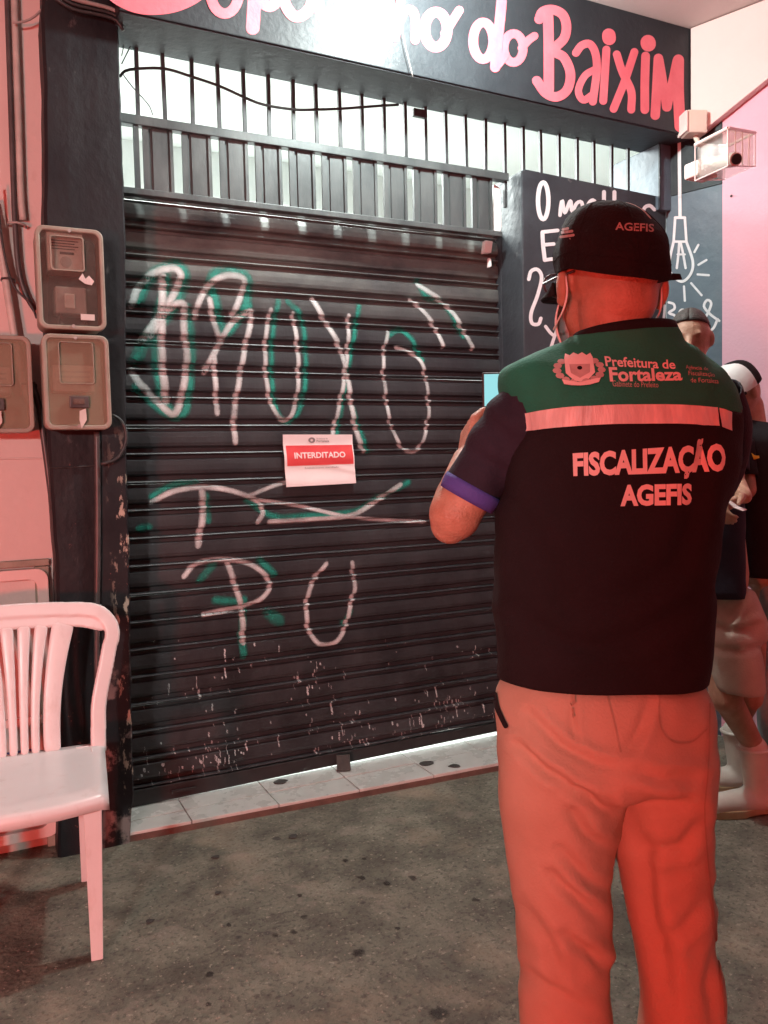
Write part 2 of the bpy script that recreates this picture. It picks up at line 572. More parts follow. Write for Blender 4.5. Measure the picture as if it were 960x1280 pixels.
M['smoky'] = clear_mat('smoky_cover', (0.3, 0.26, 0.23), 0.17, 0.12)
M['tan_cover'] = clear_mat('tan_cover', (0.42, 0.37, 0.27), 0.4, 0.2)
M['clear'] = clear_mat('clear_acrylic', (0.75, 0.7, 0.68), 0.14, 0.06)


def spray_mat(name, col, lo=0.5, hi=0.95):
    m = bpy.data.materials.new(name)
    m.use_nodes = True
    t = m.node_tree
    p = t.nodes['Principled BSDF']
    p.inputs['Base Color'].default_value = (*col, 1)
    p.inputs['Roughness'].default_value = 0.55
    at = t.nodes.new('ShaderNodeAttribute')
    at.attribute_name = 'cover'
    tc = t.nodes.new('ShaderNodeNewGeometry')
    n = t.nodes.new('ShaderNodeTexNoise')
    n.inputs['Scale'].default_value = 260
    n.inputs['Detail'].default_value = 4
    t.links.new(tc.outputs['Position'], n.inputs['Vector'])
    n3 = t.nodes.new('ShaderNodeTexNoise')
    n3.inputs['Scale'].default_value = 9
    t.links.new(tc.outputs['Position'], n3.inputs['Vector'])
    a = t.nodes.new('ShaderNodeMath')
    a.operation = 'ADD'
    t.links.new(at.outputs['Fac'], a.inputs[0])
    s = t.nodes.new('ShaderNodeMath')
    s.operation = 'MULTIPLY_ADD'
    s.inputs[1].default_value = 0.9
    s.inputs[2].default_value = -0.5
    t.links.new(n.outputs['Fac'], s.inputs[0])
    t.links.new(s.outputs[0], a.inputs[1])
    r = t.nodes.new('ShaderNodeMapRange')
    r.inputs['From Min'].default_value = 0.12
    r.inputs['From Max'].default_value = 1.0
    t.links.new(a.outputs[0], r.inputs['Value'])
    q = t.nodes.new('ShaderNodeMapRange')
    q.inputs['From Min'].default_value = 0.3
    q.inputs['From Max'].default_value = 0.6
    q.inputs['To Min'].default_value = lo
    q.inputs['To Max'].default_value = hi
    t.links.new(n3.outputs['Fac'], q.inputs['Value'])
    mm = t.nodes.new('ShaderNodeMath')
    mm.operation = 'MULTIPLY'
    t.links.new(r.outputs[0], mm.inputs[0])
    t.links.new(q.outputs[0], mm.inputs[1])
    t.links.new(mm.outputs[0], p.inputs['Alpha'])
    return m


M['spray_white'] = spray_mat('white_spray', (0.62, 0.68, 0.68), 0.45, 1.0)
M['gum'] = spray_mat('old_gum', (0.03, 0.028, 0.024), 0.55, 0.9)
M['hair_fade'] = spray_mat('short_hair', (0.045, 0.032, 0.027), 0.5, 0.9)
M['spray_teal'] = spray_mat('teal_spray', (0.014, 0.26, 0.2), 0.45, 0.95)


# ------------------------------------------------------------------ strokes on flat or shaped surfaces
def ribbon(path2, width, place, nc=5, caps=True, taper=None):
    """strip with round ends laid on a surface; place(a, b) gives the 3-D point"""
    n = len(path2)
    vs, fs, cov = [], [], []
    pts = [Vector((p[0], p[1])) for p in path2]
    tang = []
    for i in range(n):
        t = pts[min(i + 1, n - 1)] - pts[max(i - 1, 0)]
        tang.append(t.normalized() if t.length > 1e-9 else Vector((1, 0)))
    rows = []
    h = width / 2
    if caps:
        for k in (4, 3, 2, 1):
            a = k / 4 * PI / 2
            rows.append((pts[0] - tang[0] * h * math.sin(a), tang[0], h * max(0.02, math.cos(a)), math.cos(a)))
    for i in range(n):
        hh = h * (taper(i / (n - 1)) if taper else 1.0)
        rows.append((pts[i], tang[i], hh, 1.0))
    if caps:
        for k in (1, 2, 3, 4):
            a = k / 4 * PI / 2
            rows.append((pts[-1] + tang[-1] * h * math.sin(a), tang[-1], h * max(0.02, math.cos(a)), math.cos(a)))
    for c, t, hh, cv in rows:
        nn = Vector((-t.y, t.x))
        for j in range(nc):
            u = 2 * j / (nc - 1) - 1
            q = c + nn * hh * u
            vs.append(place(q.x, q.y))
            cov.append(cv * (1 - u * u))
    for i in range(len(rows) - 1):
        for j in range(nc - 1):
            a = i * nc + j
            fs.append((a, a + 1, a + nc + 1, a + nc))
    return vs, fs, cov


def ell(cx, cy, rx, ry, n=28, a0=0, a1=360, tilt=0):
    out = []
    for i in range(n + 1):
        a = math.radians(a0 + (a1 - a0) * i / n)
        x, y = rx * math.cos(a), ry * math.sin(a)
        c, s = math.cos(math.radians(tilt)), math.sin(math.radians(tilt))
        out.append((cx + x * c - y * s, cy + x * s + y * c))
    return out


def painted(name, strokes, plane, mat_, parent, lift=0.0, group_=None, wave=0.0):
    """hand-painted marks on a wall plane.  strokes: (photo points, width px, closed curve already sampled?)
    plane: (axis, value, direction out of the wall) or a function pixel -> (point, normal)"""
    vs, fs = [], []
    for k, (pts, wpx, raw) in enumerate(strokes):
        off = lift + 0.0008 + 0.0004 * k
        if callable(plane):
            to3 = lambda x, y: plane(x, y, off)
        else:
            ax, val, sg = plane
            to3 = lambda x, y, ax=ax, val=val, sg=sg: P(x, y, ax, val + sg * off)
        path = pts if raw else [tuple(p) for p in catmull([Vector((a, b, 0)) for a, b in pts], 2.0)]
        path = [(p[0], p[1]) for p in path]
        v, f, _ = ribbon(path, wpx, to3, 3, caps=not raw)
        if not callable(plane):
            for i_ in range(len(v)):
                v[i_][ax] += sg * 0.0002 * i_ / len(v)
        n = len(vs)
        vs += v
        fs += [tuple(i + n for i in q) for q in f]
    return mk(name, vs, fs, mat_, parent)


def text_mesh(body, offset=0.0, step=0.04, space=1.0, shear=0.0):
    cu = bpy.data.curves.new('txt', 'FONT')
    cu.body = body
    cu.offset = offset
    cu.space_character = space
    cu.shear = shear
    cu.resolution_u = 3
    o = bpy.data.objects.new('txt', cu)
    COL.objects.link(o)
    dg = bpy.context.evaluated_depsgraph_get()
    dg.update()
    me = bpy.data.meshes.new_from_object(o.evaluated_get(dg))
    bm = bmesh.new()
    bm.from_mesh(me)
    xs = [v.co.x for v in bm.verts]
    ys = [v.co.y for v in bm.verts]
    x0, x1, y0, y1 = min(xs), max(xs), min(ys), max(ys)
    if step:
        k = x0 + step
        while k < x1:
            bmesh.ops.bisect_plane(bm, geom=bm.verts[:] + bm.edges[:] + bm.faces[:], plane_co=(k, 0, 0), plane_no=(1, 0, 0))
            k += step * 2
        k = y0 + step
        while k < y1:
            bmesh.ops.bisect_plane(bm, geom=bm.verts[:] + bm.edges[:] + bm.faces[:], plane_co=(0, k, 0), plane_no=(0, 1, 0))
            k += step * 2
    bm.verts.ensure_lookup_table()
    vs = [((v.co.x - x0) / (x1 - x0), (v.co.y - y0) / (y1 - y0)) for v in bm.verts]
    fs = [tuple(v.index for v in f.verts) for f in bm.faces]
    bm.free()
    bpy.data.objects.remove(o)
    bpy.data.meshes.remove(me)
    bpy.data.curves.remove(cu)
    return vs, fs


# ================================================================== SETTING
# ground: one sheet out to the horizon
gv, gf = [], []
xs = [-60, -20, -8] + [-4 + 0.25 * i for i in range(37)] + [8, 20, 60]
ys = [-60, -25, -12] + [-6 + 0.25 * i for i in range(24)] + [-0.02]
for y in ys:
    for x in xs:
        z = 0.0012 * noise.noise(Vector((x * 1.3, y * 1.3, 0))) if -4 < x < 5 and -6 < y < -0.3 else 0
        gv.append((x, y, z))
for j in range(len(ys) - 1):
    for i in range(len(xs) - 1):
        a = j * len(xs) + i
        gf.append((a, a + 1, a + len(xs) + 1, a + len(xs)))
g = struct(mk('ground', gv, gf, M['concrete'], smooth=True))

# step in front of the shutter with two rows of tiles
TOP = 0.035
e0 = P(165, 1050, 2, 0.0)
e1 = P(617, 971, 2, 0.0)
dirx = (e1 - e0) / (e1.x - e0.x)


def step_y(x):
    return e0.y + (x - e0.x) * dirx.y * 0.55 - 0.015


stp = thing('doorstep', 'low tiled doorstep with a worn red edge below the roller shutter', 'step', (1.6, -0.2, 0))
SX0, SX1 = 0.40, 3.2
mb = MB()
mb.prism([(SX0, step_y(SX0)), (SX1, step_y(SX1)), (SX1, 0.7), (SX0, 0.7)], -0.02, TOP - 0.012, 'xy')
mb.build('slab', M['grout'], stp)
jx = [P((160 + a / 2), 760 + b / 2, 2, TOP).x for a, b in ((165, 540), (385, 495), (590, 460), (775, 425))]
tw = (jx[3] - jx[0]) / 3
tx = [jx[0] - tw, jx[0]] + [jx[0] + tw * k for k in range(1, 8)]
rng = random.Random(3)
for k in range(len(tx) - 1):
    a, b = max(tx[k], SX0) + 0.002, min(tx[k + 1], SX1) - 0.002
    if b <= a:
        continue
    for row in range(3):
        if row == 0:
            q = [(a, step_y(a) + 0.004), (b, step_y(b) + 0.004), (b, -0.128), (a, -0.128)]
        else:
            y0 = -0.123 + (row - 1) * 0.36
            q = [(a, y0), (b, y0), (b, y0 + 0.355), (a, y0 + 0.355)]
        dz = rng.uniform(-0.0012, 0.0012)
        t = MB().prism(q, TOP - 0.013, TOP + dz, 'xy')
        t.build('tile', M['tile'], stp, bev=0.0015)

# ---------------------------------------------------------------- left wall, pillar, beam
PF = -0.24        # front of the pillar
BF = -0.345        # front of the sign beam
CEIL = 3.41
lw = thing('wall', 'salmon painted house wall left of the black pillar, behind the white chair', 'wall', (-0.6, -0.1, 0))
mb = MB()
mb.box((-3.0, -0.10, 0.0), (0.37, 0.19, CEIL - 0.004))
mb.build('plaster', M['left_wall'], lw)
mb = MB()
zl = P(30, 705, 1, -0.13).z
mb.box((-3.0, -0.125, zl - 0.012), (0.247, -0.098, zl + 0.012))
mb.build('ledge', M['cement'], lw, bev=0.004)
mb = MB()
zl2 = P(30, 573, 1, -0.11).z
mb.box((-3.0, -0.108, zl2 - 0.003), (0.247, -0.099, zl2 + 0.003))
mb.build('plaster_seam', M['left_wall'], lw, bev=0.002)
# cement strip down to the ground beside the pillar
xa, xb = P(47, 800, 1, -0.12).x, P(68, 800, 1, -0.12).x
mb = MB()
mb.box((xa, -0.128, 0.0), (0.244, -0.099, zl - 0.014))
mb.build('cement_strip', M['cement'], lw, bev=0.004)
# low hatch in the wall behind the chair
ht = thing('wall_hatch', 'pinkish framed low hatch in the wall behind the white chair back', 'hatch', (0.0, -0.12, 0.4))


def rrect(cx, cz, wd, hh, r, n=6):
    out = []
    for sx, sz, a0 in ((1, 1, 0), (-1, 1, 90), (-1, -1, 180), (1, -1, 270)):
        for i in range(n + 1):
            a = math.radians(a0 + 90 * i / n)
            out.append((cx + sx * (wd / 2 - r) + r * math.cos(a), cz + sz * (hh / 2 - r) + r * math.sin(a)))
    return out


def frame_ring(outer, inner, y0, y1):
    """rectangular ring between two outlines of equal length, front y0, back y1"""
    n = len(outer)
    vs = [Vector((a, y0, b)) for a, b in outer] + [Vector((a, y0, b)) for a, b in inner] + [Vector((a, y1, b)) for a, b in outer] + [Vector((a, y1, b)) for a, b in inner]
    fs = []
    for i in range(n):
        j = (i + 1) % n
        fs.append((i, n + i, n + j, j))
        fs.append((i, j, 2 * n + j, 2 * n + i))
        fs.append((n + i, 3 * n + i, 3 * n + j, n + j))
    return vs, fs


hz1, hz0 = P(30, 712, 1, -0.14).z, P(30, 1052, 1, -0.14).z
hx1 = P(62, 760, 1, -0.14).x
hx0 = hx1 - 0.46
hc = ((hx0 + hx1) / 2, (hz0 + hz1) / 2)
v, f = frame_ring(rrect(*hc, hx1 - hx0, hz1 - hz0, 0.04), rrect(*hc, hx1 - hx0 - 0.075, hz1 - hz0 - 0.075, 0.03), -0.145, -0.097)
mk('hatch_frame', v, f, M['pale_wall'], ht, bev=0.003)
MB().box((hx0 + 0.03, -0.118, hz0 + 0.03), (hx1 - 0.03, -0.103, hz1 - 0.03)).build('hatch_panel', M['left_wall'], ht)
MB().box((hx0 + 0.04, -0.135, hz0 + 0.42), (hx1 - 0.04, -0.119, hz0 + 0.45)).build('cross_bar', M['pale_wall'], ht, bev=0.003)
MB().box((hx0 + 0.04, -0.128, hz0 + 0.05), (hx1 - 0.04, -0.119, hz0 + 0.105)).build('dark_panel', M['black'], ht, bev=0.002)
MB().box((hx0 + 0.04, -0.127, hz0 + 0.25), (hx1 - 0.06, -0.119, hz0 + 0.33)).build('blue_panel', mat('blue_print', (0.05, 0.06, 0.22), 0.5), ht, bev=0.002)

# pillar, slightly uneven edges
pil = thing('pillar', 'wide black painted pillar with chipped paint left of the roller shutter', 'pillar', (0.37, -0.1, 0))
zs = [0.0, 0.05, 0.12, 0.25, 0.4, 0.6, 0.8, 1.0, 1.3, 1.6, 1.9, 2.2, 2.5, 2.8, 3.1, CEIL - 0.003]
pl, pr = [], []
tgtL = [(1052, 72), (900, 74), (700, 70), (560, 60), (300, 56), (120, 56), (30, 52), (0, 54)]
tgtR = [(1045, 163), (1000, 168), (900, 165), (700, 162), (560, 158), (300, 157), (120, 151), (30, 148), (0, 146)]


def lerp_tab(tab, k):
    tab = sorted(tab)
    if k <= tab[0][0]:
        return tab[0][1]
    for (a, b), (c, d) in zip(tab, tab[1:]):
        if k <= c:
            return b + (d - b) * (k - a) / (c - a)
    return tab[-1][1]


rings = []
zfine = []
for a, b in zip(zs, zs[1:]):
    m = max(1, int((b - a) / 0.03))
    zfine += [a + (b - a) * k / m for k in range(m)]
zfine.append(zs[-1])
for z in zfine:
    py = to_px((0.4, PF, z))[1]
    xl = P(lerp_tab(tgtL, py), py, 1, PF).x + 0.003 * noise.noise(Vector((1, 2, z * 9)))
    xr = P(lerp_tab(tgtR, py), py, 1, PF).x + 0.004 * noise.noise(Vector((5, 2, z * 14)))
    rough_ = 0.003 * noise.noise(Vector((9, 4, z * 6)))
    y0 = PF + rough_
    rings.append([Vector(p) for p in ((xl, 0.2, z), (xl, y0 + 0.012, z), (xl + 0.01, y0, z), (xl * 0.7 + xr * 0.3, y0 - 0.002, z), ((xl + xr) / 2, y0, z), (xl * 0.3 + xr * 0.7, y0 - 0.001, z), (xr - 0.006, y0, z), (xr, y0 + 0.007, z), (xr, 0.2, z))])
mb = MB()
mb.loft(rings)
mb.build('plaster', M['pillar'], pil)
PILR = rings[0][-1].x

# sign beam with its lettering
sg = thing('shop_sign', 'black painted sign beam above the shutter with big pink hand lettering', 'sign', (2.0, BF, 3.1))
zb0 = P(330, 52, 1, BF).z
zb1 = P(845, 166, 1, BF).z
bx0 = P(149, 20, 1, BF).x
bx1 = P(874, 100, 1, BF).x


def zb(x):
    return zb0 + (zb1 - zb0) * (x - 1.0) / 2.1


SB = -0.105       # back of the soffit = plane of gate and grille
mb = MB()
mb.prism([(bx0, zb(bx0)), (1.2, zb(1.2)), (2.2, zb(2.2)), (bx1, zb(bx1)), (bx1 + 0.004, CEIL - 0.25), (bx1 - 0.006, CEIL - 0.002), (bx0, CEIL - 0.002)], BF, SB + 0.022, 'xz')
# underside catches its own paint, a thin board just below
mb.build('beam', M['sign'], sg, bev=0.004)
mb = MB()
mb.prism([(bx0 + 0.004, zb(bx0) - 0.004), (bx1 - 0.01, zb(bx1) - 0.004), (bx1 - 0.01, zb(bx1) - 0.0005), (bx0 + 0.004, zb(bx0) - 0.0005)], BF + 0.008, SB + 0.018, 'xz')
mb.build('soffit', M['soffit'], sg)

SP = (1, BF, -1)
LET = [
    [([(132, -22), (150, -6), (172, 4), (195, 6), (220, 2), (244, -10), (262, -30)], 25, 0)],
    [(ell(281, -12, 18, 29), 13, 1)],
    [([(319, -40), (318, 0), (316, 35)], 17, 0), ([(320, -2), (337, 8), (348, -2), (352, -20)], 14, 0)],
    [([(352, -14), (357, 6), (366, 19), (376, 20), (387, 10), (393, -8)], 14, 0)],
    [([(398, -30), (398, 4), (405, 24), (417, 27), (428, 14), (436, -6)], 13, 0)],
    [([(442, -14), (438, 8), (437, 32)], 12, 0)],
    [([(456, -6), (455, 18), (452, 38)], 11, 0), ([(456, 20), (464, 4), (473, 2), (479, 14), (481, 44)], 11, 0)],
    [([(505, -40), (500, 5), (494, 47)], 11, 0), ([(498, 30), (506, 14), (515, 13), (519, 24), (519, 50)], 11, 0)],
    [(ell(545, 37, 14, 22), 13, 1), ([(556, 42), (567, 24), (574, 13)], 11, 0)],
    [(ell(604, 51, 12.5, 23), 12, 1), ([(627, 2), (625, 24), (621, 60), (619, 84)], 13, 0), ([(619, 85), (625, 78), (632, 68)], 10, 0)],
    [(ell(642, 60, 12, 18), 11, 1), ([(652, 60), (661, 50), (668, 45)], 10, 0)],
    [([(685, 16), (686, 60), (686, 112)], 13, 0), ([(674, 24), (678, 15), (690, 12), (703, 18), (708, 32), (705, 48), (692, 63), (705, 72), (713, 92), (709, 112), (696, 121), (682, 116), (671, 101)], 12, 0)],
    [([(720, 66), (727, 57), (737, 55), (744, 66), (746, 88), (741, 127)], 10, 0), ([(745, 86), (731, 95), (723, 113), (729, 125), (740, 119)], 9, 0)],
    [([(758, 62), (756, 95), (754, 126)], 10, 0), ([(761, 44), (761.5, 48)], 17, 0)],
    [([(771, 68), (778, 90), (789, 114), (789, 137)], 10, 0), ([(793, 65), (781, 101), (767, 136)], 10, 0)],
    [([(807, 70), (806, 104), (806, 137)], 11, 0), ([(810, 53), (810.4, 55)], 19, 0)],
    [([(823, 73), (821, 110), (819, 144)], 12, 0), ([(824, 75), (829, 105), (833, 134)], 11, 0), ([(834, 134), (840, 105), (846, 76)], 11, 0), ([(848, 75), (848, 115), (850, 158)], 14, 0)],
]
for q_, L in enumerate(LET):
    painted('letter', L, SP, M['sign_letter'], sg, 0.0013 * (q_ % 2))

# ---------------------------------------------------------------- wall right of the shutter (slate paint, chalk-like lettering)
CF = -0.2
CX0 = P(653, 300, 1, CF).x
CX1 = P(833, 300, 1, CF).x
CZ = P(700, 218, 1, CF).z
cw = thing('chalkboard_wall', 'slate painted low wall with white hand lettering right of the shutter', 'wall', (2.8, -0.1, 0))
mb = MB()
mb.prism([(CX0, 0), (CX1, 0), (CX1, P(833, 247, 1, CF).z), (CX0 + 0.02, CZ), (CX0, CZ - 0.012)], CF, 0.12, 'xz')
mb.build('plaster', M['chalk_wall'], cw, bev=0.006)
CP = (1, CF, -1)
ST = 5
painted('letter', [(ell(679, 251, 6.5, 23), 5.5, 1)], CP, M['chalk'], cw)
painted('letter', [([(700, 269), (701, 258), (703, 251), (706, 266), (713, 251), (715, 264), (721, 254), (727, 253), (729, 266)], 4.5, 0)], CP, M['chalk'], cw)
painted('letter', [([(735, 262), (745, 256), (741, 250), (735, 256), (737, 267), (747, 266)], 4.5, 0)], CP, M['chalk'], cw)
painted('letter', [([(755, 240), (755, 254), (756, 268)], 5, 0)], CP, M['chalk'], cw)
painted('letter', [([(768, 240), (768, 256), (768, 270)], 5, 0), ([(768, 262), (775, 256), (779, 262), (779, 272)], 4.5, 0)], CP, M['chalk'], cw)
painted('letter', [(ell(792, 266, 5, 8), 4.5, 1)], CP, M['chalk'], cw)
painted('letter', [([(805, 276), (805, 261), (812, 257), (818, 262)], 4.5, 0)], CP, M['chalk'], cw)
painted('letter', [([(678, 291), (679, 308), (681, 325)], 5, 0), ([(678, 290), (688, 289), (697, 288)], 4.5, 0), ([(680, 306), (692, 305)], 4.5, 0), ([(681, 325), (697, 323)], 4.5, 0)], CP, M['chalk'], cw)
painted('flourish', [([(661, 349), (664, 339), (672, 337), (677, 347), (672, 369), (664, 391), (665, 404), (673, 405), (676, 398)], 4.5, 0)], CP, M['chalk'], cw)
painted('flourish', [([(687, 440), (691, 427), (696, 412), (700, 400)], 4, 0), ([(682, 408), (688, 416), (693, 420)], 4, 0)], CP, M['chalk'], cw)

# splayed side wall coming towards the street: slate, then pink
SD = Vector((math.sin(math.radians(-19.6)), math.cos(math.radians(-19.6)), 0)) * -1   # towards the street
SN = Vector((-SD.y, SD.x, 0)) * -1
if SN.x > 0:
    SN = -SN                                                                        # looks at the shutter side
S0 = Vector((CX1 - 0.002, CF, 0))


def side_hit(px, py, off=0.0):
    d = FW * FPX + RT * (px - 480) + UP * (640 - py)
    t = (S0 + SN * off - CAM).dot(SN) / d.dot(SN)
    return CAM + d * t


def side_t(px, py):
    return (side_hit(px, py) - S0).dot(SD)


def side_box(mb, t0, t1, z0, z1, off0, off1):
    vs = []
    for z in (z0, z1):
        for t, o in ((t0, off0), (t1, off0), (t1, off1), (t0, off1)):
            p = S0 + SD * t + SN * o
            vs.append((p.x, p.y, z))
    mb.add(vs, [(0, 1, 2, 3), (7, 6, 5, 4), (0, 4, 5, 1), (1, 5, 6, 2), (2, 6, 7, 3), (3, 7, 4, 0)])
    return mb


tp = side_t(903, 330)
sw = thing('side_wall', 'slate then pink side wall with a painted light bulb at the right edge', 'wall', S0 + Vector((0.1, -0.3, 0)))
zd = side_hit(834, 247).z
side_box(MB(), 0.0, tp, 0, zd, -0.16, 0.0).build('slate_plaster', M['chalk_side'], sw)
side_box(MB(), tp + 0.001, 5.0, 0, CEIL - 0.003, -0.16, 0.004).build('pink_plaster', M['pink_wall'], sw)
side_box(MB(), 0.0, tp - 0.003, zd + 0.003, CEIL - 0.004, -0.16, 0.003).build('black_plaster', M['sign'], sw)
sp = lambda x, y, off: side_hit(x, y, off + (0.004 if y < 247 else 0.001))
painted('painted_bulb', [
    ([(849, 178), (849.5, 225), (850, 270)], 4.2, 0),
    ([(844, 272), (856, 272)], 3.5, 0), ([(844, 272), (842, 302)], 3.2, 0), ([(856, 272), (858, 302)], 3.2, 0), ([(842, 302), (858, 302)], 3, 0),
    ([(842, 302), (837, 326), (839, 342), (852, 352), (863, 343), (866, 327), (858, 302)], 3.4, 0),
    ([(846, 335), (848, 318), (849, 304)], 3, 0), ([(857, 335), (854, 318), (851, 304)], 3, 0), ([(847, 318), (856, 318)], 2.6, 0)], sp, M['chalk'], sw)
for a, b in (((868, 315), (873, 306)), ((873, 331), (883, 325)), ((872, 343), (886, 344)), ((864, 354), (877, 369)), ((855, 358), (856, 376))):
    painted('painted_ray', [([a, b], 2.8, 0)], sp, M['chalk'], sw)
painted('letter', [([(829, 407), (831, 382)], 3, 0)], CP, M['chalk'], cw)
painted('letter', [([(836, 378), (842, 380), (843, 386), (836, 391), (844, 395), (842, 404), (836, 407)], 3.2, 0)], sp, M['chalk'], sw)
painted('letter', [(ell(853, 393, 4, 6), 3, 1)], sp, M['chalk'], sw)
painted('letter', [([(861, 400), (861, 389), (866, 389), (867, 399), (868, 390), (873, 389), (874, 400)], 3, 0)], sp, M['chalk'], sw)
painted('letter', [([(899, 401), (888, 393), (880, 383), (884, 375), (889, 379), (885, 391), (877, 405), (881, 415), (891, 411), (897, 399)], 3.2, 0)], sp, M['chalk'], sw)

# pale bulkhead above the pink wall
bk = thing('bulkhead', 'pale pink bulkhead under the ceiling right of the sign', 'bulkhead', S0 + Vector((0.2, -0.5, 3.1)))
OFF = 0.045
A0 = side_hit(876, 166, OFF)
A1 = side_hit(960, 98, OFF)
t0_, t1_ = (A0 - S0).dot(SD), (A1 - S0).dot(SD)
t0_ = max(t0_, (P(874, 120, 1, BF) - S0).dot(SD))
slope = (A1.z - A0.z) / (t1_ - t0_)
mb = MB()
prof = [(t0_ - 0.05, A0.z), (t0_, A0.z)]
for k in range(1, 9):
    prof.append((t0_ + (t1_ - t0_) * k / 6, A0.z + (A1.z - A0.z) * k / 6))
prof = [(t, z) for t, z in prof if z < CEIL - 0.03]
prof.append((prof[-1][0] + 0.05, CEIL - 0.005))
prof.append((t0_ - 0.05, CEIL - 0.005))
vs = []
for o_ in (OFF, -0.1):
    for t, z in prof:
        p = S0 + SD * t + SN * o_
        vs.append((p.x, p.y, z))
n = len(prof)
mb.add(vs, [tuple(range(n)), tuple(range(2 * n - 1, n - 1, -1))] + [(i, i + n, (i + 1) % n + n, (i + 1) % n) for i in range(n)])
mb.build('plaster', M['pale_wall'], bk, bev=0.004)

# window jamb between grille and side wall
jb = thing('window_jamb', 'teal grey jamb at the right end of the upper grille', 'jamb', (CX1, -0.05, 2.75))
xj = P(802, 210, 1, SB).x
MB().box((xj, SB - 0.12, CZ - 0.1), (xj + 0.16, 0.12, zb(xj) - 0.006)).build('jamb_post', M['chalk_side'], jb, bev=0.004)
MB().box((P(817, 210, 1, SB - 0.06).x - 0.03, SB - 0.13, CZ - 0.1), (P(817, 210, 1, SB - 0.06).x - 0.02, SB - 0.121, zb(xj) - 0.01)).build('jamb_bead', M['chalk_wall'], jb)

# ceiling over the pavement
mb = MB()
mb.box((-4, -7.0, CEIL), (6.5, 0.4, CEIL + 0.15))
struct(mb.build('ceiling', M['ceiling']))

# lit room behind the grille
struct(MB().box((-0.5, 2.6, -0.02), (5.5, 2.75, 3.6)).build('back_wall', M['inner_white']))
struct(MB().box((-0.6, 0.22, -0.02), (-0.45, 2.6, 3.6)).build('room_side_wall', M['inner_white']))
struct(MB().box((5.35, 0.22, -0.02), (5.5, 2.6, 3.6)).build('room_side_wall', M['inner_white']))
struct(MB().box((-0.6, 0.41, 3.6), (5.5, 2.75, 3.7)).build('room_ceiling', M['inner_white']))
struct(MB().box((-0.6, 0.71, -0.03), (5.5, 2.6, TOP - 0.004)).build('room_floor', M['tile']))
# dark knot of old wiring on the back wall
pk = P(369, 166, 1, 2.58)
kn = tag(MB().sphere(pk, (0.06, 0.03, 0.022), nu=10, nv=6).tube([pk + Vector((-0.09, 0, 0.0)), pk, pk + Vector((0.09, 0.0, 0.01))], [0.006, 0.02, 0.004], 6).tube([pk + Vector((0.02, 0, -0.08)), pk + Vector((0.07, 0, -0.075)), pk + Vector((0.12, 0, -0.06))], 0.01, 6).build('cable_clip', M['cable'], origin=pk), 'dark frayed cable clip on the bright wall behind the bars', 'clip')

# ---------------------------------------------------------------- roller shutter
SH = 0.1103
Z0 = 0.1126
NSL = 21
KNOTS = [(-0.075, 0.013), (-0.055, 0.004), (-0.03, -0.003), (0.0, -0.006), (0.03, -0.004), (0.05, 0.004), (0.06, 0.018), (0.2, 0.02), (0.235, 0.016), (0.25, 0.004), (0.29, -0.001), (0.4, -0.003), (0.6, -0.002), (0.77, 0.0), (0.80, 0.005), (0.82, 0.012), (0.925, 0.013)]
SHX0, SHX1 = 0.47, 2.30


def slat_profile(t):
    for (a, b), (c, d) in zip(KNOTS, KNOTS[1:]):
        if t <= c:
            return b + (d - b) * (t - a) / (c - a)
    return KNOTS[-1][1]


def shut_y(x, z):
    k = math.floor((z - Z0) / SH + 0.075)
    t = (z - Z0) / SH - k
    y = slat_profile(max(-0.075, min(0.925, t)))
    y += 0.007 * noise.noise(Vector((x * 1.7, 3.1, z * 1.5))) + 0.003 * noise.noise(Vector((x * 4.5, 1.1, z * 4.0))) + 0.0022 * noise.noise(Vector((x * 6, 7.7, k * 3.3)))
    if z > 2.36:
        y += (z - 2.36) ** 2 * 2.2
    return y


sh = thing('roller_shutter', 'closed black steel roller shutter covered in white and teal graffiti', 'shutter', (1.4, 0, 0))
NX = 30
for k in range(NSL):
    zbase = Z0 + k * SH
    rings = []
    rr = random.Random(k)
    tilt = rr.uniform(-0.0015, 0.0015)
    for i in range(NX + 1):
        x = SHX0 + (SHX1 - SHX0) * i / NX
        front = []
        for t, _ in KNOTS:
            tt = min(0.9245, max(-0.0745, t))
            z = zbase + tt * SH
            front.append(Vector((x, shut_y(x, z), z + tilt * (x - 1.4))))
        back = [Vector((x, front[-1].y + 0.012, front[-1].z)), Vector((x, front[0].y + 0.012, front[0].z))]
        rings.append(front + back)
    mb = MB()
    mb.loft(rings)
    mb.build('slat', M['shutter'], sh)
mb = MB()
mb.prism([(SHX0, 0.0375), (SHX1, 0.059), (SHX1, Z0 - 0.0765 * SH - 0.001), (SHX0, Z0 - 0.0765 * SH - 0.001)], -0.008, 0.02, 'xz')
mb.build('bottom_bar', M['black'], sh, bev=0.003)
mb = MB()
mb.box((SHX0 + 0.2, -0.02, 0.068), (SHX0 + 0.3, -0.0085, 0.078))
mb.build('lift_handle', M['black'], sh, bev=0.002)
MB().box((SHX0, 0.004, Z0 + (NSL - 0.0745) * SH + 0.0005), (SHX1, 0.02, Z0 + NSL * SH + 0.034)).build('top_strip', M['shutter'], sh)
# right-hand guide rail
mb = MB()
mb.box((SHX1 - 0.006, -0.03, 0.04), (CX0 + 0.004, -0.018, 2.42))
mb.box((SHX1 - 0.006, 0.045, 0.04), (CX0 + 0.004, 0.055, 2.42))
mb.build('guide_rail', M['chalk_wall'], sh, bev=0.002)


def on_shutter(px, py):
    p = P(px, py, 1, -0.003)
    return p.x, p.z


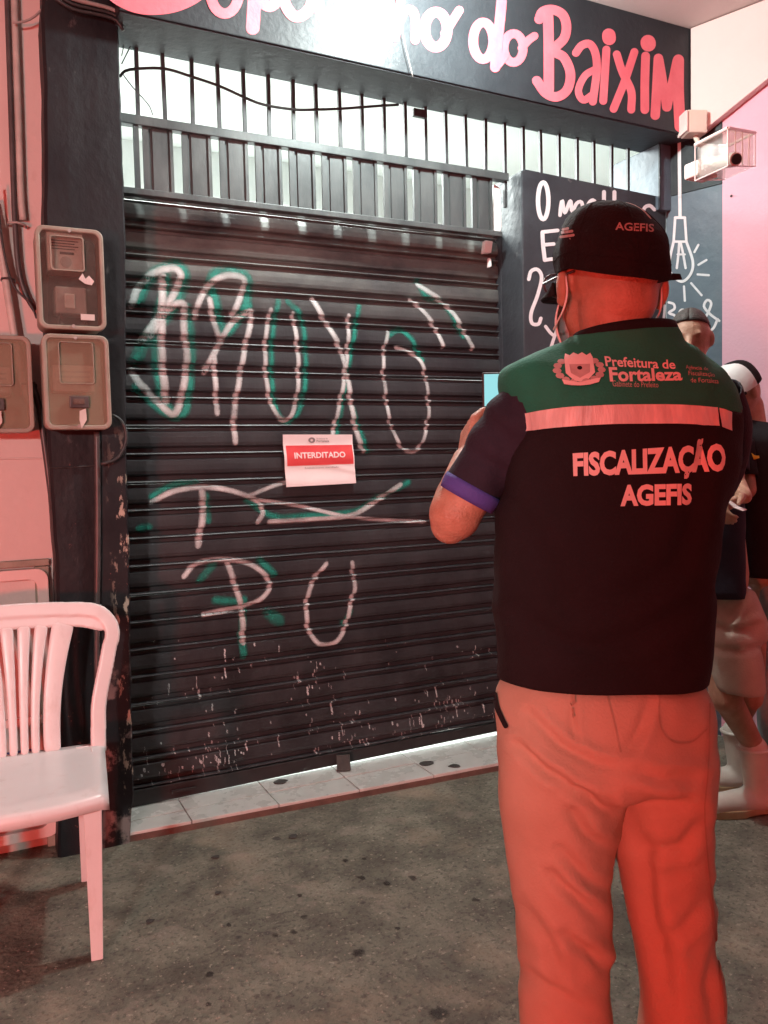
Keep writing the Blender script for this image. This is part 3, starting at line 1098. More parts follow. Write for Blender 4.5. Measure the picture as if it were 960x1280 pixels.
def spray(strokes, mat_, width, lift, name):
    for pts, wd in strokes:
        w2 = [on_shutter(160 + a / 2, 300 + b / 2) for a, b in pts]
        path = catmull([Vector((a, b, 0)) for a, b in w2], 0.0028)
        wm = width * wd
        v, f, c = ribbon([(q.x, q.y) for q in path], wm, lambda x, z: Vector((x, shut_y(x, z) - lift, z)), 9)
        o = mk(name, v, f, mat_, sh)
        at = o.data.attributes.new('cover', 'FLOAT', 'POINT')
        at.data.foreach_set('value', c)


WHITE = [
    ([(10, 160), (25, 120), (60, 85), (110, 70), (132, 85), (125, 115), (100, 160), (60, 215), (35, 250)], 1.0),
    ([(88, 95), (85, 200), (85, 300), (95, 400)], 1.1),
    ([(60, 235), (90, 185), (120, 160), (142, 165), (140, 220), (148, 290), (140, 360), (125, 420), (110, 435), (90, 420), (60, 390), (30, 360), (10, 330)], 1.0),
    ([(168, 190), (180, 150), (205, 110), (240, 90), (275, 90), (292, 105), (280, 145), (262, 188)], 0.9),
    ([(205, 150), (220, 220), (235, 240), (262, 205), (300, 180), (310, 190), (295, 260), (275, 370), (265, 440), (268, 505)], 0.85),
    ([(192, 328), (212, 290), (240, 240)], 0.9), ([(215, 290), (220, 370), (223, 432)], 0.8),
    ([(357, 175), (345, 240), (345, 330), (355, 400), (375, 440), (395, 450), (412, 430), (425, 370), (425, 280), (412, 185)], 0.7),
    ([(462, 150), (500, 215), (530, 270), (548, 340), (560, 420), (575, 490), (590, 525)], 0.85),
    ([(552, 190), (550, 270), (540, 350), (525, 430), (512, 485)], 0.7),
    ([(650, 230), (640, 290), (642, 360), (655, 450), (680, 510), (710, 530), (735, 510), (752, 440), (748, 370), (735, 310), (705, 280), (675, 268)], 0.65),
    ([(710, 150), (740, 180), (765, 215), (788, 265)], 0.75),
    ([(725, 112), (780, 150), (820, 195), (862, 270)], 0.8),
    ([(60, 655), (110, 630), (180, 618), (250, 625), (320, 650), (337, 680), (325, 705)], 0.75),
    ([(185, 630), (188, 680), (175, 762)], 0.95),
    ([(300, 640), (380, 610), (450, 600)], 0.6),
    ([(355, 705), (450, 700), (550, 690), (610, 660), (680, 612)], 0.8),
    ([(330, 650), (430, 665), (540, 690), (640, 700), (740, 705)], 0.6),
    ([(140, 840), (170, 810), (230, 800), (290, 805), (335, 830), (355, 860), (340, 890), (300, 912), (190, 938)], 0.75),
    ([(250, 810), (270, 870), (285, 930), (288, 1005)], 0.85),
    ([(495, 810), (465, 850), (450, 890), (447, 940), (455, 980), (480, 1010), (520, 1005), (545, 965), (555, 920), (567, 870), (560, 808)], 0.75),
]
TEAL = [
    ([(25, 150), (45, 105), (85, 72), (125, 62), (142, 90), (132, 130), (105, 180), (50, 240), (20, 300)], 1.5),
    ([(98, 100), (75, 200), (72, 300), (90, 400), (110, 430)], 1.3),
    ([(150, 170), (160, 280), (150, 400), (130, 440), (90, 430), (20, 370)], 1.1),
    ([(205, 120), (215, 85), (250, 75), (290, 85), (302, 120), (290, 180)], 1.3),
    ([(215, 130), (230, 200), (245, 235), (300, 165)], 1.2),
    ([(375, 155), (360, 260), (365, 400), (395, 455), (430, 420), (445, 330), (435, 200), (400, 155)], 0.8),
    ([(578, 165), (562, 260), (545, 350), (530, 440), (520, 500)], 0.8),
    ([(560, 420), (585, 490), (600, 525)], 0.9),
    ([(650, 240), (680, 225), (710, 250), (735, 300)], 0.8),
    ([(725, 105), (745, 140), (790, 160), (838, 240)], 0.9),
    ([(60, 640), (110, 612), (170, 605)], 0.8),
    ([(300, 650), (360, 690), (440, 690), (560, 680), (620, 650), (700, 606)], 0.9),
    ([(195, 640), (200, 700)], 0.9), ([(30, 722), (50, 718)], 1.0),
    ([(180, 850), (215, 810)], 1.0), ([(330, 800), (365, 835)], 1.0), ([(290, 900), (285, 990), (290, 1040)], 1.0),
    ([(355, 935), (375, 950)], 1.7), ([(540, 960), (556, 930)], 0.8), ([(220, 900), (270, 905)], 1.1),
]
spray(TEAL, M['spray_teal'], 0.044, 0.0016, 'teal_stroke')
spray(WHITE, M['spray_white'], 0.04, 0.0026, 'white_stroke')
# splashes of old paint near the foot of the shutter
rng = random.Random(11)
dv, df, dc = [], [], []
for k in range(300):
    cl = rng.random()
    if cl < 0.5:
        cx, cz = rng.choice([(275, 945), (440, 915), (440, 905), (380, 855), (455, 935), (520, 900), (545, 885), (575, 880), (240, 950), (190, 965), (560, 870), (600, 880)])
        cx += rng.gauss(0, 16)
        cz += rng.gauss(0, 13)
    else:
        cx, cz = rng.uniform(180, 615), rng.uniform(800, 960)
    x, z = on_shutter(cx, cz)
    if z < 0.09 or x > SHX1 - 0.02 or x < 0.5:
        continue
    L_ = rng.choice([0.004, 0.006, 0.01, 0.018, 0.035]) * rng.uniform(0.6, 1.5)
    L_ = min(L_, z - 0.075)
    wd = rng.choice([0.003, 0.004, 0.005, 0.006, 0.008, 0.011]) * rng.uniform(0.7, 1.2)
    path = [(x + 0.001 * math.sin(i), z - L_ * i / 8) for i in range(9)]
    v, f, c = ribbon(path, wd, lambda a, b: Vector((a, shut_y(a, b) - 0.0034, b)), 5)
    n = len(dv)
    dv += v
    df += [tuple(i + n for i in q) for q in f]
    dc += [min(1, q * 1.6) * rng.choice([0.5, 0.8, 1.0]) for q in c]
o = mk('paint_drips', dv, df, M['spray_white'], sh)
o['kind'] = 'stuff'
at = o.data.attributes.new('cover', 'FLOAT', 'POINT')
at.data.foreach_set('value', dc)

# ---------------------------------------------------------------- notice taped to the shutter
nc = [P(355, 543, 1, -0.03), P(442, 543, 1, -0.03), P(446, 604, 1, -0.03), P(359, 609, 1, -0.03)]
nt_ = thing('closure_notice', 'white and red paper notice reading INTERDITADO taped on the shutter', 'notice', (nc[0] + nc[2]) / 2)


def on_notice(u, v, lift=0.0):
    a = nc[3].lerp(nc[2], u)
    b = nc[0].lerp(nc[1], u)
    p = a.lerp(b, v)
    z = p.z
    wav = 0.0035 * math.sin((z - Z0) / SH * 2 * PI) + 0.006 * noise.noise(Vector((p.x * 6, 1, z * 5)))
    curl = 0.02 * max(0, u - 0.75) ** 2 * 8 * max(0, 0.62 - abs(v - 0.35))
    fold = 0.006 * math.exp(-((v - 0.42 + 0.35 * (u - 0.5)) / 0.05) ** 2) * max(0, u - 0.3)
    return Vector((p.x, p.y + wav * 0.8 + 0.014 - curl - fold - lift, p.z))


def grid(fn, nu, nv, u0=0, u1=1, v0=0, v1=1, lift=0.0):
    vs = [fn(u0 + (u1 - u0) * i / nu, v0 + (v1 - v0) * j / nv, lift) for j in range(nv + 1) for i in range(nu + 1)]
    fs = [(j * (nu + 1) + i, j * (nu + 1) + i + 1, (j + 1) * (nu + 1) + i + 1, (j + 1) * (nu + 1) + i) for j in range(nv) for i in range(nu)]
    return vs, fs


v, f = grid(on_notice, 30, 24)
v2 = [p + Vector((0, 0.0006, 0)) for p in v]
n = len(v)
mk('sheet', v + v2, f + [tuple(i + n for i in reversed(q)) for q in f], M['paper'], nt_, smooth=True)
v, f = grid(on_notice, 30, 12, 0.035, 0.985, 0.40, 0.79, 0.0008)
mk('red_band', v, f, M['notice_red'], nt_, smooth=True)


def notice_text(body, u0, u1, v0, v1, mat_, off=0.0, name='lettering'):
    tv, tf = text_mesh(body, off, 0.15)
    mk(name, [on_notice(u0 + a * (u1 - u0), v0 + b * (v1 - v0), 0.0016) for a, b in tv], tf, mat_, nt_)


notice_text('INTERDITADO', 0.14, 0.87, 0.535, 0.655, M['paper'], 0.025, 'headline')
notice_text('Prefeitura de', 0.47, 0.63, 0.905, 0.935, M['print_grey'], 0.0)
notice_text('Fortaleza', 0.47, 0.65, 0.85, 0.895, M['print_grey'], 0.02)
notice_text('Estabelecimento interditado', 0.28, 0.76, 0.335, 0.365, M['print_grey'], 0.0)
v, f, _ = ribbon([(0.40 + 0.035 * math.cos(a / 12 * 2 * PI), 0.89 + 0.04 * math.sin(a / 12 * 2 * PI)) for a in range(13)], 0.03, lambda a, b: on_notice(a, b, 0.0015), 3)
mk('crest', v, f, M['print_grey'], nt_)

# ---------------------------------------------------------------- gate strip above the shutter
gt = thing('gate_panel', 'grey steel gate strip of upright sheet panels above the shutter', 'gate', (1.4, SB, 2.4))
gz1a, gz1b = P(165, 145, 1, SB).z, P(620, 216, 1, SB).z
gz0a, gz0b = P(165, 236, 1, SB).z, P(620, 300, 1, SB).z
GZ1, GZ0 = (gz1a + gz1b) / 2, (gz0a + gz0b) / 2
gx0, gx1 = PILR - 0.03, P(620, 250, 1, SB).x
MB().box((gx0, SB - 0.02, GZ1 - 0.035), (gx1 + 0.06, SB + 0.02, GZ1)).build('top_rail', M['gate'], gt, bev=0.003)
MB().box((gx0, SB - 0.02, GZ0 - 0.006), (gx1 + 0.02, SB + 0.02, GZ0 + 0.018)).build('bottom_rail', M['gate'], gt, bev=0.003)
MB().box((P(168, 200, 1, SB).x, SB - 0.012, GZ0 + 0.0185), (P(174, 200, 1, SB).x, SB + 0.012, GZ1 - 0.0355)).build('upright_bar', M['gate'], gt)
gaps = [(177, 6), (223, 11.5), (270, 10.5), (315, 9.5), (357, 9.5), (398, 8.8), (437, 8.6), (475, 8.4), (512, 8.4), (549, 8), (585, 8), (622, 16)]
for (a, wa), (b, wb) in zip(gaps, gaps[1:]):
    xa, xb = P(a + wa / 2, 225, 1, SB).x, P(b - wb / 2, 225, 1, SB).x
    z0, z1 = GZ0 + 0.0185, GZ1 - 0.0355
    mb = MB()
    sv = [(xa, -0.008), (xa + 0.022, -0.008), (xa + 0.022, 0.003), (xa + 0.034, 0.003), (xa + 0.036, -0.004), (xb - 0.02, -0.005), (xb - 0.019, 0.002), (xb - 0.012, 0.002), (xb - 0.012, -0.008), (xb, -0.008), (xb, 0.006), (xa, 0.006)]
    mb.prism([(q, SB + r) for q, r in sv], z0, z1, 'xy')
    mb.build('panel', M['gate'], gt)
# broken white plaster flake at the right end
mb = MB()
xf = P(618, 250, 1, SB).x
flake = tag(MB().prism([(xf - 0.01, GZ0 + 0.03), (xf + 0.035, GZ0 + 0.005), (xf + 0.05, GZ0 + 0.05), (xf + 0.045, GZ1 - 0.06), (xf + 0.01, GZ1 - 0.045), (xf - 0.002, GZ0 + 0.12)], SB + 0.015, SB + 0.04, 'xz').build('plaster_patch', M['inner_white'], origin=(xf, SB, GZ0), bev=0.004), 'chipped white plaster patch between gate strip and slate wall', 'plaster')
flake2 = tag(MB().prism([(xf - 0.03, GZ0 - 0.07), (xf + 0.01, GZ0 - 0.065), (xf + 0.02, GZ0 - 0.012), (xf - 0.02, GZ0 - 0.01)], -0.06, -0.03, 'xz').prism([(xf + 0.002, GZ0 - 0.13), (xf + 0.018, GZ0 - 0.125), (xf + 0.016, GZ0 - 0.09), (xf + 0.004, GZ0 - 0.085)], -0.05, -0.03, 'xz').build('plaster_chip', M['inner_white'], origin=(xf, -0.05, GZ0 - 0.07), bev=0.003), 'small bright chips of plaster at the top right shutter corner', 'plaster')

# upper window grille
gr = thing('window_grille', 'row of thin dark upright bars between gate strip and sign', 'grille', (1.8, SB, 2.7))
barpx = [172, 206, 240.6, 274, 306, 336.5, 367, 396, 425.5, 453, 480.5, 507, 532, 557.7, 582.5, 606.5, 631, 654, 676, 698.6, 721, 742.5, 764, 784.5]
bxs = []
for i, b in enumerate(barpx):
    py = 130 + (b - 172) * 0.15
    x = P(b, py, 1, SB).x
    mb = MB()
    zlow = GZ1 + 0.0005 if x < gx1 + 0.05 else CZ - 0.15
    rr = random.Random(i)
    lean = rr.uniform(-0.003, 0.003)
    ztop = zb(x) - 0.0045
    mb.add([Vector(p) for p in ((x - 0.007, SB - 0.007, zlow), (x + 0.007, SB - 0.007, zlow), (x + 0.007, SB + 0.007, zlow), (x - 0.007, SB + 0.007, zlow), (x - 0.007 + lean, SB - 0.007, ztop), (x + 0.007 + lean, SB - 0.007, ztop), (x + 0.007 + lean, SB + 0.007, ztop), (x - 0.007 + lean, SB + 0.007, ztop))], [(0, 3, 2, 1), (4, 5, 6, 7), (0, 1, 5, 4), (1, 2, 6, 5), (2, 3, 7, 6), (3, 0, 4, 7)])
    mb.build('bar', M['bar'], gr)


def wire(name, pts, r, mat_, label, cat, n=6, step=0.02):
    path = catmull(pts, step)
    o = MB().tube(path, r, n).build(name, mat_, origin=pts[0], smooth=True)
    return tag(o, label, cat)


yc = SB - 0.018
wire('cable', [P(a, b, 1, yc) for a, b in ((150, 96), (156, 89), (172, 86), (206, 86), (240, 96), (275, 108), (306, 122), (330, 131), (368, 137), (396, 137), (425, 136), (453, 134), (480, 132), (498, 131))], 0.0055, M['cable'], 'black cable sagging across the upright bars under the sign', 'cable')
wire('wire', [P(a, b, 1, yc) for a, b in ((152, 70), (156, 50), (157, 35), (153, 24))], 0.002, M['grey_cable'], 'thin grey wire looping down at the pillar top right corner', 'wire')
wire('wire', [P(a, b, 1, yc - 0.003) for a, b in ((153, 92), (165, 108), (178, 122), (187, 133), (191, 144))], 0.002, M['cable'], 'thin dark wire dangling beside the first upright bar', 'wire')
wire('wire', [P(a, b, 1, yc - 0.006) for a, b in ((152, 80), (158, 68), (163, 58))], 0.0025, M['cable'], 'short dark wire end at the left top of the grille', 'wire')
wire('wire', [P(a, b, 1, BF - 0.02) for a, b in ((494, -30), (500, 20), (506, 55), (512, 80), (516, 96))], 0.0022, M['grey_cable'], 'thin pale wire hanging in front of the overexposed sign lettering', 'wire')
tag(MB().box(P(524, 144, 1, SB - 0.03) - Vector((0.03, 0.01, 0.01)), P(524, 138, 1, SB - 0.03) + Vector((0.035, 0.01, 0.004))).build('wire_clamp', M['bar'], origin=P(524, 141, 1, SB - 0.03), bev=0.003), 'small grey clamp under the soffit where the cable ends', 'clamp')
for k, (dy, r) in enumerate(((0, 0.007), (9, 0.005), (17, 0.006))):
    wire('cable', [P(a, b + dy * (1 - a / 400), 1, PF - 0.02 - 0.01 * k) for a, b in ((66, -18), (90, -2), (112, 4), (132, 9), (146, 15), (154, 28))], r, M['cable'] if k else M['grey_cable'],
         ('grey cable', 'thin black cable', 'black cable')[k] + ' bending over the top of the black pillar, ' + ('uppermost of three', 'middle of three', 'lowest of three')[k], 'cable')

# ---------------------------------------------------------------- pendant lamp (out of frame above)
pd = thing('pendant_lamp', 'lit bulb hanging from the ceiling in front of the sign', 'lamp', LAMP)
MB().sphere((LAMP[0], LAMP[1], LAMP[2] + 0.075), (0.028, 0.028, 0.026)).build('bulb', M['bulb'], pd, smooth=True)
MB().cyl((LAMP[0], LAMP[1], LAMP[2] + 0.095), (0, 0, 1), 0.02, 0.05).tube([(LAMP[0], LAMP[1], LAMP[2] + 0.1), (LAMP[0], LAMP[1], CEIL - 0.001)], 0.004, 6).build('socket', M['black'], pd, smooth=True)

# ---------------------------------------------------------------- meter boxes, conduits
def meter_box(px0, px1, py0, py1, yf, yb, label, smoky=True):
    a = P(px0, (py0 + py1) / 2, 1, yf).x
    b = P(px1, (py0 + py1) / 2, 1, yf).x
    cxp = (px0 + px1) / 2
    z1, z0 = P(cxp, py0, 1, yf).z, P(cxp, py1, 1, yf).z
    t = thing('meter_box', label, 'meter box', ((a + b) / 2, yb, z0), 'electric meter boxes on the pillar')
    c = ((a + b) / 2, (z0 + z1) / 2)
    wd, hh = b - a, z1 - z0
    sc = Vector((1, 1, 1))
    # back tray and side walls
    v, f = frame_ring(rrect(*c, wd * 0.97, hh * 0.98, 0.026), rrect(*c, wd * 0.9, hh * 0.94, 0.02), yf + 0.03, yb)
    mk('tray', v, f, M['meter_shell'], t)
    mk('back_plate', [Vector((p, yb - 0.004, q)) for p, q in rrect(*c, wd * 0.93, hh * 0.95, 0.02)], [tuple(range(28))], M['meter_back'] if smoky else M['meter_back_tan'], t)
    # lid: rim and clear window
    v, f = frame_ring(rrect(*c, wd, hh, 0.028), rrect(*c, wd - 0.03, hh - 0.03, 0.018), yf, yf + 0.034)
    mk('lid_rim', v, f, M['meter_shell'], t, bev=0.004)
    lid = rrect(*c, wd - 0.0305, hh - 0.0305, 0.018)
    n = len(lid)
    vs = [Vector((p, yf + 0.006, q)) for p, q in lid] + [Vector((p, yf + 0.010, q)) for p, q in lid]
    fs = [tuple(range(n)), tuple(range(2 * n - 1, n - 1, -1))] + [(i, i + n, (i + 1) % n + n, (i + 1) % n) for i in range(n)]
    mk('lid_window', vs, fs, M['smoky'] if smoky else M['tan_cover'], t)
    if smoky:
        v, f = frame_ring(rrect(c[0] - 0.01, c[1] + hh * 0.24, wd * 0.5, hh * 0.34, 0.01), rrect(c[0] - 0.01, c[1] + hh * 0.24, wd * 0.46, hh * 0.315, 0.008), yf - 0.006, yf + 0.006)
        mk('reading_frame', v, f, M['meter_shell'], t)
        MB().box((c[0] - 0.07, yf + 0.03, c[1] + 0.03), (c[0] + 0.045, yb - 0.006, c[1] + 0.16)).build('meter_unit', M['meter_face'], t, bev=0.006)
        MB().box((c[0] - 0.03, yf + 0.028, c[1] + 0.085), (c[0] + 0.015, yf + 0.0295, c[1] + 0.093)).build('meter_dial', M['black'], t)
        MB().box((c[0] - 0.05, yf + 0.035, c[1] - 0.11), (c[0] + 0.05, yb - 0.006, c[1] - 0.02)).build('breaker', M['meter_unit'], t, bev=0.006)
        MB().box((c[0] - 0.022, yf + 0.026, c[1] - 0.095), (c[0] + 0.012, yf + 0.0345, c[1] - 0.045)).build('breaker_face', M['meter_face'], t, bev=0.004)
        for q in (-1, 1):
            MB().tube(catmull([Vector((c[0] + q * 0.03, yf + 0.05, c[1] - hh / 2 + 0.03)), Vector((c[0] + q * 0.045, yf + 0.045, c[1] - 0.15)), Vector((c[0] + q * 0.03, yf + 0.05, c[1] - 0.1))], 0.01), 0.006, 8).build('inner_wire', M['cable'], t, smooth=True)
        for q in range(4):
            MB().box((c[0] - 0.055, yf + 0.027, c[1] + 0.128 - q * 0.009), (c[0] + 0.03 - 0.012 * (q % 2), yf + 0.0292, c[1] + 0.131 - q * 0.009)).build('meter_print', M['black'], t)
        MB().cyl((c[0] - 0.012, yf + 0.0295, c[1] + 0.06), (0, -1, 0), 0.018, 0.004, 20).build('meter_disc', M['meter_unit'], t)
        MB().box((c[0] + 0.025, yf + 0.0025, c[1] - 0.135), (c[0] + 0.07, yf + 0.0052, c[1] - 0.115)).build('serial_label', M['meter_face'], t)
        sx, sz = c[0] + wd * 0.2, c[1] - 0.005
        MB().prism([(sx - 0.02, sz + 0.006), (sx - 0.006, sz + 0.026), (sx + 0.002, sz + 0.008), (sx + 0.014, sz + 0.02), (sx + 0.03, sz + 0.002), (sx + 0.022, sz - 0.012), (sx, sz - 0.008)], yf + 0.0035, yf + 0.0055, 'xz').build('torn_sticker', M['reflective'], t)
    else:
        v, f = frame_ring(rrect(c[0], c[1] + hh * 0.2, wd * 0.52, hh * 0.44, 0.01), rrect(c[0], c[1] + hh * 0.2, wd * 0.495, hh * 0.425, 0.008), yf - 0.004, yf + 0.006)
        mk('reading_frame', v, f, M['meter_shell'], t)
        MB().box((c[0] - 0.075, yf + 0.03, c[1] - 0.03), (c[0] + 0.06, yb - 0.006, c[1] + 0.06)).build('meter_unit', M['meter_face'], t, bev=0.006)
        for q in range(3):
            MB().box((c[0] - 0.06, yf + 0.028, c[1] + 0.0 + q * 0.017), (c[0] + 0.045, yf + 0.0295, c[1] + 0.006 + q * 0.017)).build('meter_rib', M['meter_unit'], t)
        zt = c[1] - hh * 0.21
        MB().box((c[0] - 0.028, yf - 0.008, zt - 0.02), (c[0] + 0.034, yf + 0.0055, zt + 0.02)).build('latch_plate', M['pvc_dark'], t, bev=0.003)
        MB().box((c[0] - 0.018, yf - 0.012, zt - 0.008), (c[0] + 0.02, yf - 0.0085, zt + 0.01)).build('latch', M['grout'], t, bev=0.002)
        k = MB().prism([(c[0] + 0.002, zt - 0.03), (c[0] + 0.022, zt - 0.022), (c[0] + 0.024, zt - 0.06), (c[0] + 0.006, zt - 0.09), (c[0], zt - 0.06)], yf - 0.012, yf - 0.009, 'xz')
        k.build('seal_tag', M['meter_face'], t)
    # screws
    for dx, dz in ((0, hh / 2 - 0.012), (0, -hh / 2 + 0.012)):
        MB().cyl((c[0] + dx, yf + 0.001, c[1] + dz), (0, -1, 0), 0.006, 0.004, 10).build('screw', M['meter_unit'], t)
    return t


meter_box(46, 131, 284, 412, -0.36, PF + 0.005, 'upper smoky electric meter box with torn sticker on the black pillar')
meter_box(54, 138, 418, 537, -0.36, PF + 0.005, 'lower tan electric meter box with a hanging seal tag on the black pillar', False)
meter_box(-62, 41, 418, 541, -0.25, -0.105, 'meter box on the salmon wall cut by the left picture edge', False)
# pipes on the left wall
yl = -0.135


def pipe(pts, r, mat_, label, y=yl, cat='pipe', name='conduit_pipe'):
    return wire(name, [P(a, b, 1, y) for a, b in pts], r, mat_, label, cat, 10)


pipe([(8, -60), (9, 0), (13, 120), (17, 240), (20, 300), (24, 340), (33, 370), (44, 388)], 0.0095, M['pvc_dark'], 'dark conduit running down the salmon wall into the upper meter box', -0.13)
pipe([(17, -60), (18, 0), (22, 120), (26, 240), (29, 275)], 0.0125, M['pvc'], 'pale grey conduit beside the dark one on the salmon wall', -0.122)
pipe([(-12, 250), (2, 318), (14, 395), (24, 450), (31, 488), (40, 505), (50, 512)], 0.0135, M['pvc'], 'slanting pale conduit between the meter boxes and the left edge', -0.15)
pipe([(-4, 230), (1, 290), (8, 330), (14, 350), (20, 362), (38, 380), (46, 398)], 0.004, M['cable'], 'black cable beside the slanting pale conduit', -0.165, 'cable', 'cable')
pipe([(40, 478), (48, 505), (54, 545), (60, 590), (66, 640), (70, 700), (73, 760)], 0.0105, M['pvc_dark'], 'black conduit dropping from the lower meter box along the pillar edge', -0.17)
pipe([(121, 540), (122, 620), (122, 700), (121, 780), (122, 900), (122, 1040)], 0.011, M['pvc_dark'], 'black painted conduit running down the pillar front to the ground', PF - 0.012)
pipe([(140, 519), (148, 523), (155, 532), (158, 548), (152, 566), (142, 576), (126, 580)], 0.006, M['cable'], 'black cable looping out of the lower meter box', PF - 0.03, 'cable', 'cable')
pipe([(16, 28), (30, 27), (44, 20), (58, 4), (66, -14)], 0.004, M['grey_cable'], 'thin cable curving from the wall pipes to the pillar top', -0.16, 'cable', 'cable')
for k, (px_, py_, yy, r_, lab) in enumerate(((21, 281, -0.127, 0.026, 'grey clip holding the two upright conduits on the salmon wall'), (36, 481, -0.15, 0.022, 'black clip low on the slanting pale conduit'), (10, 350, -0.15, 0.019, 'black clip high on the slanting pale conduit'))):
    p = P(px_, py_, 1, yy)
    tag(MB().tube([p + Vector((-r_ * 1.1, 0.012, 0.0)), p + Vector((-r_, -0.012, 0.002)), p + Vector((0, -0.02, 0.003)), p + Vector((r_, -0.012, 0.0)), p + Vector((r_ * 1.2, 0.014, -0.004))], 0.0042, 6).build('pipe_clip', M['grey_cable'] if k == 0 else M['cable'], origin=p, smooth=True), lab, 'clip')
p = P(100, 583, 1, PF - 0.006)
tag(MB().tube([P(a, b, 1, PF - 0.006) for a, b in ((62, 585), (90, 584), (120, 582))], 0.003, 6).build('wire', M['cable'], origin=p), 'short dark wire crossing the pillar below the meter boxes', 'wire')

# ---------------------------------------------------------------- junction box and caged security camera, upper right
jbp = P(867, 156, 1, BF - 0.05)
jn = thing('junction_box', 'small cream junction box at the lower right corner of the sign', 'box', jbp)
Rz = Matrix.Translation(jbp) @ Matrix.Rotation(math.radians(-22), 4, 'Z')
MB().box((-0.045, -0.04, -0.05), (0.05, 0.045, 0.055), Rz).build('box_body', M['cream_box'], jn, bev=0.006)
MB().box((-0.058, -0.046, -0.045), (-0.0455, 0.05, 0.05), Rz).build('box_lid', M['pale_wall'], jn, bev=0.004)
MB().tube([jbp + Vector((0.01, 0, -0.05)), jbp + Vector((0.02, -0.01, -0.085)), jbp + Vector((0.05, -0.02, -0.1))], 0.012, 8).build('cable_gland', M['cream_box'], jn, smooth=True)
# cage: clear box on the side wall sticking out towards the street
cd = 3.15
c3 = [side_hit(868, 186, 0.30), None]
cage = thing('security_camera', 'white security camera in a clear box on the pink wall corner', 'camera', side_hit(880, 200, 0.1))
# corner points of the box read from its own size: 0.3 wide along the wall, 0.2 out, 0.16 high
q0 = D(869, 181, 3.22)
axA = (D(910, 160, 3.05) - q0)
axB = (D(944, 166, 3.45) - D(910, 160, 3.05))
axC = Vector((0, 0, -1)) * 0.135


def cage_pt(a, b, c):
    return q0 + axA * a + axB * b + axC * c


def cbox(mb, a0, a1, b0, b1, c0, c1):
    vs = [cage_pt(a, b, c) for c in (c0, c1) for a, b in ((a0, b0), (a1, b0), (a1, b1), (a0, b1))]
    return mb.add(vs, [(0, 1, 2, 3), (7, 6, 5, 4), (0, 4, 5, 1), (1, 5, 6, 2), (2, 6, 7, 3), (3, 7, 4, 0)])


cbox(MB(), 0, 1, 0, 1, 0.01, 0.03).build('top_pane', M['clear'], cage)
cbox(MB(), 0.03, 0.05, 0.03, 0.97, 0.031, 0.97).build('side_pane', M['clear'], cage)
cbox(MB(), 0.06, 0.97, 0.03, 0.05, 0.031, 0.97).build('front_pane', M['clear'], cage)
cbox(MB(), 0.95, 0.97, 0.06, 0.97, 0.031, 0.97).build('far_pane', M['clear'], cage)
cbox(MB(), 0, 1, 0, 1, 0.975, 1.0).build('bottom_pane', M['clear'], cage)
mb = MB()
for a, b in (((0, 0, 0), (1, 0, 0)), ((1, 0, 0), (1, 1, 0)), ((0, 0, 0), (0, 1, 0)), ((0, 1, 0), (1, 1, 0))):
    mb.tube([cage_pt(*a), cage_pt(*b)], 0.006, 6)
for a, b in (((0, 0, 0), (0, 0, 1)), ((1, 0, 0), (1, 0, 1)), ((1, 1, 0), (1, 1, 1)), ((0, 0, 1), (1, 0, 1)), ((1, 0, 1), (1, 1, 1)), ((0, 0, 1), (0, 1, 1))):
    mb.tube([cage_pt(*a), cage_pt(*b)], 0.0025, 6)
for k in (0.25, 0.5, 0.75):
    mb.tube([cage_pt(1, k, 0.02), cage_pt(1, k, 1)], 0.0022, 6)
mb.build('cage_edges', M['cage_rail'], cage)
lens_d = D(920, 199, 3.1)
tail_d = D(887, 205, 3.3)
dr = (lens_d - tail_d).normalized()
MB().tube([tail_d, tail_d + dr * 0.02, lens_d - dr * 0.01, lens_d], [0.022, 0.026, 0.026, 0.024], 16).build('camera_body', M['chair'], cage, smooth=False)
MB().cyl(lens_d + dr * 0.0005, dr, 0.019, 0.006, 16).build('lens', M['black'], cage)
MB().box(D(876, 214, 3.3) - Vector((0.05, 0.04, 0.03)), D(876, 214, 3.3) + Vector((0.05, 0.04, 0.03))).build('mount_block', M['pale_wall'], cage, bev=0.008)
MB().tube([D(880, 212, 3.3), tail_d], 0.012, 8).build('mount_arm', M['pale_wall'], cage)
pn = side_hit(914, 245, 0.006)
tag(MB().sphere(pn, (0.006, 0.006, 0.006), nu=8, nv=6).build('wall_plug', M['pvc_dark'], origin=pn), 'small dark wall plug below the caged camera on the pink wall', 'plug')

# ---------------------------------------------------------------- scraps and stains lying on step and ground
def scrap(px_, py_, sz, z, label, mat_=None, h=0.004, group=None):
    p = P(px_, py_, 2, z)
    rr = random.Random(px_ * 7 + py_)
    m = 9
    ring = [(p.x + sz * (0.6 + 0.5 * rr.random()) * math.cos(2 * PI * i / m), p.y + sz * 0.8 * (0.6 + 0.5 * rr.random()) * math.sin(2 * PI * i / m)) for i in range(m)]
    return tag(MB().prism(ring, z + 0.0008, z + h, 'xy').build('scrap', mat_ or M['scrap'], origin=p, bev=0.001), label, 'scrap', group)


